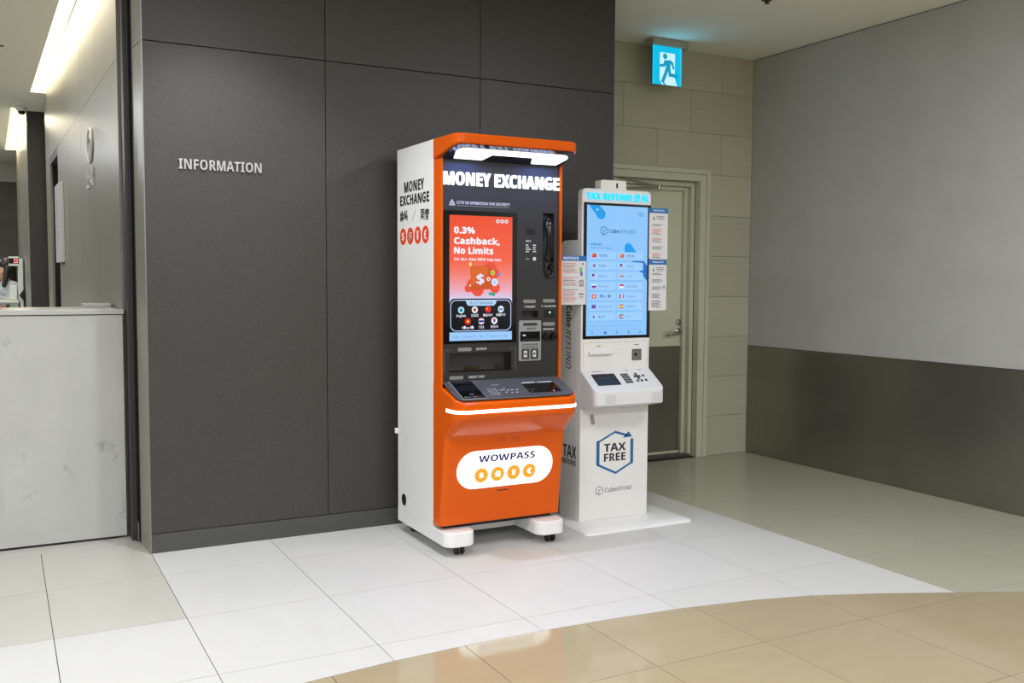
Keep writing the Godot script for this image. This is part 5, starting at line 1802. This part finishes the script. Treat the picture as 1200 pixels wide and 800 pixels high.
# ---------------------------------------------------------------- emergency exit sign
func exit_sign() -> void:
	var z := -5.37
	var t := thing("exit_sign", "glowing cyan running man exit sign hanging from the corridor ceiling", "sign", Vector3(4.06, CEIL, z))
	var hm := mat(Color(0.66, 0.64, 0.56), 0.5)
	part(t, "housing", bx(Vector3(3.925, 2.892, z - 0.07), Vector3(4.232, CEIL, z + 0.02), 0.004), hm, "beige ceiling housing")
	var gm := mat(Color(0.12, 0.55, 0.62), 0.15)
	var pn := part(t, "lit_panel", bx(Vector3(3.936, 2.632, z - 0.012), Vector3(4.184, 2.892, z), 0.002), gm, "edge of the lit acrylic panel")
	var c := Canvas.new(self, 248, 258, 2.0, Color(0.0, 0.745, 0.91))
	c.rect(8, 0, 12, 258, Color(0.25, 0.85, 1.0))
	c.rect(236, 0, 240, 258, Color(0.25, 0.85, 1.0))
	var wh := Color(0.80, 0.95, 1.0)
	c.poly(PackedVector2Array([Vector2(62, 42), Vector2(190, 42), Vector2(190, 206), Vector2(212, 258), Vector2(84, 258), Vector2(62, 226)]), wh)
	c.poly(PackedVector2Array([Vector2(190, 175), Vector2(212, 200), Vector2(190, 200)]), wh)
	var g := Color(0.02, 0.60, 0.76)
	c.circ(106, 66, 19, g)
	# trunk, arms, legs
	c.poly(PackedVector2Array([Vector2(100, 92), Vector2(148, 90), Vector2(160, 98), Vector2(146, 150), Vector2(118, 152), Vector2(114, 122), Vector2(102, 138), Vector2(62, 138), Vector2(62, 121), Vector2(92, 118)]), g)
	c.pline([Vector2(150, 96), Vector2(166, 108), Vector2(178, 138)], 17, g)
	c.pline([Vector2(124, 146), Vector2(110, 186), Vector2(90, 230)], 25, g)
	c.pline([Vector2(140, 146), Vector2(150, 186), Vector2(200, 190)], 24, g)
	c.poly(PackedVector2Array([Vector2(82, 240), Vector2(100, 240), Vector2(118, 258), Vector2(102, 258)]), g)
	part(pn, "sign_face", uvquad(Vector3(3.937, 2.633, z + 0.0006), Vector3(4.183, 2.633, z + 0.0006), Vector3(4.183, 2.891, z + 0.0006), Vector3(3.937, 2.891, z + 0.0006)), screen_mat(c.tex(), 1.0, 0.3), "running man pictogram in a doorway")
	area(t, Vector3(4.06, 2.76, z + 0.012), Vector3.BACK, 0.24, 0.25, Color(0.35, 0.85, 1.0), 0.035)

# ---------------------------------------------------------------- things of the left wing
func far_things() -> void:
	# pictogram and characters on the left wall
	var at := LT * Vector3(0, 2.09, -1.33)
	var t := thing("round_pictogram_sign", "silver round ring sign on the wall above the counter", "sign", at)
	var rg := S()
	var ring := []
	for i in 40:
		ring.append(Vector3(-0.008, 2.092 + sin(TAU * i / 40) * 0.098, -1.335 + cos(TAU * i / 40) * 0.105))
	tube(rg, ring, 0.009, 8, true)
	lpart(t, "ring", rg, M.satin)
	var ib := S()
	box(ib, Vector3(-0.014, 2.03, -1.35), Vector3(-0.001, 2.105, -1.32), 0.002)
	lathe(ib, Vector3(-0.001, 2.145, -1.335), Vector3.LEFT, [Vector2(0.02, 0), Vector2(0.02, 0.01), Vector2(0.0005, 0.013)], 14)
	lpart(t, "letter", ib, M.satin)
	var t2 := thing("character_sign", "small raised silver characters below the ring sign", "sign", LT * Vector3(0, 1.89, -1.33))
	for ch in [["안", -1.50], ["내", -1.31]]:
		var cs := S()
		for pts in strokes(ch[0]):
			for i in pts.size() - 1:
				var a := Vector2(ch[1] + pts[i].x * 0.13, 1.855 + pts[i].y * 0.085)
				var b := Vector2(ch[1] + pts[i + 1].x * 0.13, 1.855 + pts[i + 1].y * 0.085)
				var dd := (b - a).normalized() * 0.009
				var nn := Vector2(-dd.y, dd.x)
				prism(cs, PackedVector2Array([a - nn - dd, b - nn + dd, b + nn + dd, a + nn - dd]), "x", -0.014, -0.001)
		lpart(t2, "character", cs, M.satin)
	# upright wall plate
	var t3 := thing("wall_sign_board", "upright white notice board on the wall beside the dark doorway", "sign", LT * Vector3(0, 1.42, -3.58))
	lpart(t3, "board", bx(Vector3(-0.03, 1.425, -3.84), Vector3(-0.001, 2.05, -3.32), 0.003), mat(Color(0.72, 0.72, 0.72), 0.4))
	var mk := S()
	for i in 7:
		box(mk, Vector3(-0.0306, 1.90 - i * 0.05, -3.66), Vector3(-0.03, 1.93 - i * 0.05, -3.58))
	lpart(t3, "print", mk, M.grey)
	# dome camera
	var dp := Vector3(0.245, LCEIL, -10.9)
	var dm := thing("dome_camera", "white and black dome security camera beside the light cove", "camera", dp)
	var ds := S()
	lathe(ds, dp, Vector3.DOWN, [Vector2(0.055, 0), Vector2(0.055, 0.012), Vector2(0.045, 0.035), Vector2(0.038, 0.04)], 20)
	part(dm, "base", ds, M.white)
	var dg := S()
	lathe(dg, dp, Vector3.DOWN, [Vector2(0.038, 0.036), Vector2(0.034, 0.055), Vector2(0.02, 0.07), Vector2(0.0005, 0.074)], 20)
	part(dm, "dome", dg, M.gloss)
	# recessed downlight and sprinkler in the left ceiling
	var lp := Vector3(0.095, LCEIL, -6.58)
	var dl := thing("ceiling_downlight", "dark recessed downlight with silver rim in the left ceiling", "lamp", lp)
	var ls := S()
	lathe(ls, lp, Vector3.DOWN, [Vector2(0.045, 0.0), Vector2(0.062, 0.0), Vector2(0.060, 0.006), Vector2(0.046, 0.006)])
	part(dl, "trim_ring", ls, M.chrome)
	part(dl, "lens", pr(disc(Vector2(lp.x, lp.z), 0.044), "y", LCEIL - 0.003, LCEIL - 0.001), M.black)
	var sp := Vector3(0.05, LCEIL, -8.1)
	var sk := thing("ceiling_sprinkler", "tiny sprinkler head on the left ceiling above the counter", "sprinkler", sp)
	var ss := S()
	lathe(ss, sp, Vector3.DOWN, [Vector2(0.03, 0), Vector2(0.026, 0.005), Vector2(0.01, 0.008), Vector2(0.0005, 0.012)], 14)
	part(sk, "body", ss, M.chrome)
	# desk, partition, display and the clerk at the far counter
	var wh := mat(Color(0.82, 0.84, 0.83), 0.4)
	var desk := thing("service_desk", "white service desk far behind the counter", "desk", Vector3(-0.3, 0, -12.8))
	part(desk, "front", bx(Vector3(-1.2, 0.0, -12.64), Vector3(0.195, 1.0, -12.62), 0.003), mat(Color(0.62, 0.66, 0.62), 0.4))
	part(desk, "top", bx(Vector3(-1.2, 1.0, -13.0), Vector3(0.20, 1.03, -12.61), 0.004), wh)
	part(desk, "side", bx(Vector3(0.17, 0.0, -13.0), Vector3(0.195, 1.0, -12.641)), wh)
	var pt := thing("partition_panel", "narrow white partition post beside the far service desk", "partition", Vector3(0.23, 0, -12.8))
	part(pt, "post", bx(Vector3(0.213, 0.0, -13.0), Vector3(0.252, 1.52, -12.6), 0.004), wh)
	var bg := thing("desk_bag", "black triangular bag hanging on the white partition post", "bag", Vector3(0.235, 1.03, -12.58))
	part(bg, "body", pr(PackedVector2Array([Vector2(0.205, 1.09), Vector2(0.255, 1.165), Vector2(0.258, 1.02)]), "z", -12.595, -12.55, 0.004), M.black)
	var qd := thing("number_display", "small number display with red digits above the far desk", "display", Vector3(0.155, 1.45, -12.7))
	part(qd, "housing", bx(Vector3(0.105, 1.435, -12.76), Vector3(0.212, 1.545, -12.70), 0.003), wh)
	part(qd, "display_screen", bx(Vector3(0.106, 1.462, -12.70), Vector3(0.211, 1.525, -12.698)), M.gloss)
	part(qd, "display_digits", lettering("23", bold, 0.044, 0.048, 0.002, face(0.158, 1.470, -12.698)), glow(Color(1.0, 0.08, 0.1), 1.2), "glowing red digits")
	part(qd, "pole", bx(Vector3(0.200, 1.03, -12.745), Vector3(0.208, 1.44, -12.735)), wh)
	var pb := thing("paper_holder", "white paper holder standing on the far service desk", "holder", Vector3(0.15, 1.03, -12.8))
	part(pb, "body", bx(Vector3(0.112, 1.031, -12.83), Vector3(0.19, 1.205, -12.77), 0.006), wh)
	part(pb, "label", bx(Vector3(0.118, 1.032, -12.77), Vector3(0.14, 1.05, -12.766)), mat(Color(0.85, 0.75, 0.25), 0.5))
	var rb := thing("red_banner", "red banner strip with black end on the far desk front", "banner", Vector3(0.02, 0.93, -12.58))
	part(rb, "strip", bx(Vector3(-0.3, 0.925, -12.609), Vector3(0.07, 0.965, -12.595), 0.002), mat(Color(0.80, 0.10, 0.08), 0.4))
	part(rb, "end_knob", bx(Vector3(0.07, 0.90, -12.609), Vector3(0.10, 0.99, -12.58), 0.006), M.black)
	clerk()

# ---------------------------------------------------------------- the clerk: tapered capsules joined smoothly
func field(p: Vector3, bones: Array, blend: float) -> float:
	var d := 1e9
	for b in bones:
		var a: Vector3 = b[0]
		var e: Vector3 = b[1]
		var ab := e - a
		var t := clampf((p - a).dot(ab) / maxf(ab.length_squared(), 1e-9), 0.0, 1.0)
		var q := (p - a - ab * t).length() - lerpf(b[2], b[3], t)
		var h := clampf(0.5 + 0.5 * (d - q) / blend, 0.0, 1.0)
		d = lerpf(d, q, h) - blend * h * (1.0 - h) if d < 1e8 else q
	return d

func nets(st: SurfaceTool, bones: Array, cell: float, blend: float) -> void:
	var lo := Vector3(1e9, 1e9, 1e9)
	var hi := -lo
	for b in bones:
		for i in 2:
			var r: float = b[2 + i] + cell * 2.0
			lo = lo.min(b[i] - Vector3(r, r, r))
			hi = hi.max(b[i] + Vector3(r, r, r))
	var n := Vector3i(((hi - lo) / cell).ceil()) + Vector3i(2, 2, 2)
	var f := PackedFloat32Array()
	f.resize(n.x * n.y * n.z)
	for z in n.z:
		for y in n.y:
			for x in n.x:
				f[x + n.x * (y + n.y * z)] = field(lo + Vector3(x, y, z) * cell, bones, blend)
	var verts := {}
	var step := [Vector3i(1, 0, 0), Vector3i(0, 1, 0), Vector3i(0, 0, 1)]
	for z in n.z - 1:
		for y in n.y - 1:
			for x in n.x - 1:
				var s := Vector3.ZERO
				var cnt := 0
				for e in 12:
					var ax := e / 4
					var o1 := e & 1
					var o2 := (e >> 1) & 1
					var a := [Vector3i(0, o1, o2), Vector3i(o1, 0, o2), Vector3i(o1, o2, 0)][ax] as Vector3i
					var b := a + (step[ax] as Vector3i)
					var fa := f[x + a.x + n.x * (y + a.y + n.y * (z + a.z))]
					var fb := f[x + b.x + n.x * (y + b.y + n.y * (z + b.z))]
					if (fa < 0.0) != (fb < 0.0):
						s += Vector3(a).lerp(Vector3(b), fa / (fa - fb))
						cnt += 1
				if cnt > 0:
					verts[Vector3i(x, y, z)] = lo + (Vector3(x, y, z) + s / cnt) * cell
	st.set_smooth_group(1)
	for key in verts:
		var v: Vector3i = key
		for ax in 3:
			var a: Vector3i = v
			var b: Vector3i = v + (step[ax] as Vector3i)
			var fa := f[a.x + n.x * (a.y + n.y * a.z)]
			var fb := f[b.x + n.x * (b.y + n.y * b.z)]
			if (fa < 0.0) == (fb < 0.0):
				continue
			var u: Vector3i = step[(ax + 1) % 3]
			var w: Vector3i = step[(ax + 2) % 3]
			if verts.has(v - u) and verts.has(v - w) and verts.has(v - u - w):
				var dirv := Vector3(step[ax]) * (1.0 if fb > fa else -1.0)
				quad(st, verts[v], verts[v - u], verts[v - u - w], verts[v - w], dirv)
	st.set_smooth_group(-1)

func turned(o: Vector3, turn: float, bones: Array) -> Array:
	var out := []
	for b in bones:
		out.append([o + (b[0] as Vector3).rotated(Vector3.UP, turn), o + (b[1] as Vector3).rotated(Vector3.UP, turn), b[2], b[3]])
	return out

func clerk() -> void:
	var o := Vector3(0.098, 0, -13.25)
	var turn := -1.1                                # facing the phone, to the left of the desk
	var t := thing("person", "person with long dark hair in grey top looking down at a phone", "person", o)
	var skin := mat(Color(0.82, 0.64, 0.55), 0.5)
	var grey := mat(Color(0.66, 0.68, 0.70), 0.8)
	var dark := mat(Color(0.10, 0.10, 0.12), 0.8)
	var hairm := mat(Color(0.10, 0.075, 0.065), 0.4)
	var H := Vector3(0, 1.405, 0.05)                 # head centre, bent forward
	var sh := 0.122                                  # half shoulder width
	var body := S()
	nets(body, turned(o, turn, [
		[Vector3(0, 0.86, -0.03), Vector3(0, 1.12, -0.02), 0.11, 0.12], [Vector3(0, 1.16, -0.01), Vector3(0, 1.30, 0.03), 0.08, 0.045],
		[Vector3(-0.11, 1.19, -0.01), Vector3(0.11, 1.19, -0.01), 0.05, 0.05],
		[Vector3(-0.08, 0.86, -0.03), Vector3(-0.08, 0.45, -0.01), 0.08, 0.055], [Vector3(0.08, 0.86, -0.03), Vector3(0.08, 0.45, -0.01), 0.08, 0.055],
		[Vector3(-0.08, 0.45, -0.01), Vector3(-0.08, 0.06, -0.03), 0.052, 0.035], [Vector3(0.08, 0.45, -0.01), Vector3(0.08, 0.06, -0.03), 0.052, 0.035],
		[Vector3(-0.08, 0.036, -0.04), Vector3(-0.09, 0.032, 0.11), 0.034, 0.03], [Vector3(0.08, 0.036, -0.04), Vector3(0.09, 0.032, 0.11), 0.034, 0.03],
		[Vector3(-sh, 1.18, -0.01), Vector3(-0.17, 0.98, 0.05), 0.045, 0.036], [Vector3(-0.17, 0.98, 0.05), Vector3(-0.06, 1.12, 0.24), 0.034, 0.024],
		[Vector3(sh, 1.18, -0.01), Vector3(0.17, 0.98, 0.05), 0.045, 0.036], [Vector3(0.17, 0.98, 0.05), Vector3(0.06, 1.10, 0.24), 0.034, 0.024],
	]), 0.018, 0.03)
	nets(body, turned(o, turn, [[H + Vector3(0, 0.02, -0.015), H + Vector3(0, 0.03, -0.02), 0.084, 0.084], [H + Vector3(0, -0.045, 0.04), H + Vector3(0, -0.085, 0.05), 0.055, 0.033],
		[H + Vector3(0, -0.005, 0.078), H + Vector3(0, -0.035, 0.100), 0.009, 0.013], [H + Vector3(-0.022, -0.062, 0.076), H + Vector3(0.022, -0.062, 0.076), 0.010, 0.010],
		[H + Vector3(-0.084, -0.01, 0.0), H + Vector3(-0.086, -0.035, 0.0), 0.014, 0.010], [H + Vector3(0.084, -0.01, 0.0), H + Vector3(0.086, -0.035, 0.0), 0.014, 0.010],
		[H + Vector3(0, -0.1, 0.0), H + Vector3(0, -0.16, -0.02), 0.045, 0.045]]), 0.008, 0.012)
	for s in [-1.0, 1.0]:
		var hp := Vector3(0.06 * s, 1.11 - 0.01 * s, 0.24)
		var hb := [[hp, hp + Vector3(-0.012 * s, 0.012, 0.05), 0.024, 0.026]]
		for i in 4:
			var k := hp + Vector3(-0.02 * s + 0.016 * (i - 1.5), 0.012, 0.068 - absf(i - 1.2) * 0.006)
			hb.append([k, k + Vector3(-0.008 * s, 0.020, 0.022), 0.009, 0.0085])
			hb.append([k + Vector3(-0.008 * s, 0.020, 0.022), k + Vector3(-0.014 * s, 0.038, 0.010), 0.0085, 0.0075])
		hb.append([hp + Vector3(-0.012 * s, 0.015, 0.02), hp + Vector3(-0.024 * s, 0.044, 0.045), 0.011, 0.0085])
		nets(body, turned(o, turn, hb), 0.006, 0.006)
	part(t, "body", body, skin)
	var ey := S()
	for s in [-1.0, 1.0]:
		nets(ey, turned(o, turn, [[H + Vector3(0.030 * s - 0.008, 0.005, 0.068), H + Vector3(0.030 * s + 0.008, 0.005, 0.068), 0.006, 0.006]]), 0.004, 0.004)
	part(t, "eyes", ey, dark)
	var top := S()
	nets(top, turned(o, turn, [[Vector3(0, 0.84, -0.03), Vector3(0, 1.12, -0.02), 0.126, 0.136], [Vector3(0, 1.16, -0.01), Vector3(0, 1.235, 0.012), 0.098, 0.062], [Vector3(-0.11, 1.19, -0.01), Vector3(0.11, 1.19, -0.01), 0.066, 0.066],
		[Vector3(-sh, 1.18, -0.01), Vector3(-0.17, 0.98, 0.05), 0.06, 0.05], [Vector3(-0.17, 0.98, 0.05), Vector3(-0.09, 1.085, 0.19), 0.048, 0.036],
		[Vector3(sh, 1.18, -0.01), Vector3(0.17, 0.98, 0.05), 0.06, 0.05], [Vector3(0.17, 0.98, 0.05), Vector3(0.09, 1.07, 0.19), 0.048, 0.036]]), 0.018, 0.03)
	part(t, "grey_top", top, grey)
	var tr := S()
	nets(tr, turned(o, turn, [[Vector3(-0.075, 0.87, -0.03), Vector3(-0.08, 0.45, -0.01), 0.095, 0.07], [Vector3(0.075, 0.87, -0.03), Vector3(0.08, 0.45, -0.01), 0.095, 0.07], [Vector3(-0.08, 0.45, -0.01), Vector3(-0.08, 0.12, -0.03), 0.07, 0.055], [Vector3(0.08, 0.45, -0.01), Vector3(0.08, 0.12, -0.03), 0.07, 0.055]]), 0.02, 0.02)
	part(t, "trousers", tr, dark)
	var hair := S()
	nets(hair, turned(o, turn, [[H + Vector3(0, 0.045, -0.03), H + Vector3(0, 0.05, -0.02), 0.094, 0.094], [H + Vector3(0.078, 0.0, -0.01), H + Vector3(0.080, -0.20, 0.04), 0.036, 0.026], [H + Vector3(-0.078, 0.0, -0.01), H + Vector3(-0.08, -0.18, 0.04), 0.034, 0.022], [H + Vector3(0.0, 0.0, -0.07), H + Vector3(0.0, -0.22, -0.10), 0.08, 0.05]]), 0.010, 0.02)
	part(t, "hair", hair, hairm)
	var pc := o + Vector3(0, 1.152, 0.345).rotated(Vector3.UP, turn)
	var ph := thing("mobile_phone", "dark mobile phone held in both hands by the person", "phone", pc)
	var pm := S()
	box(pm, Vector3(-0.055, -0.005, -0.035), Vector3(0.055, 0.005, 0.035), 0.003)
	raw_part(ph, "body", place(pm, Transform3D(Basis(Vector3.UP, turn), pc)), M.black)
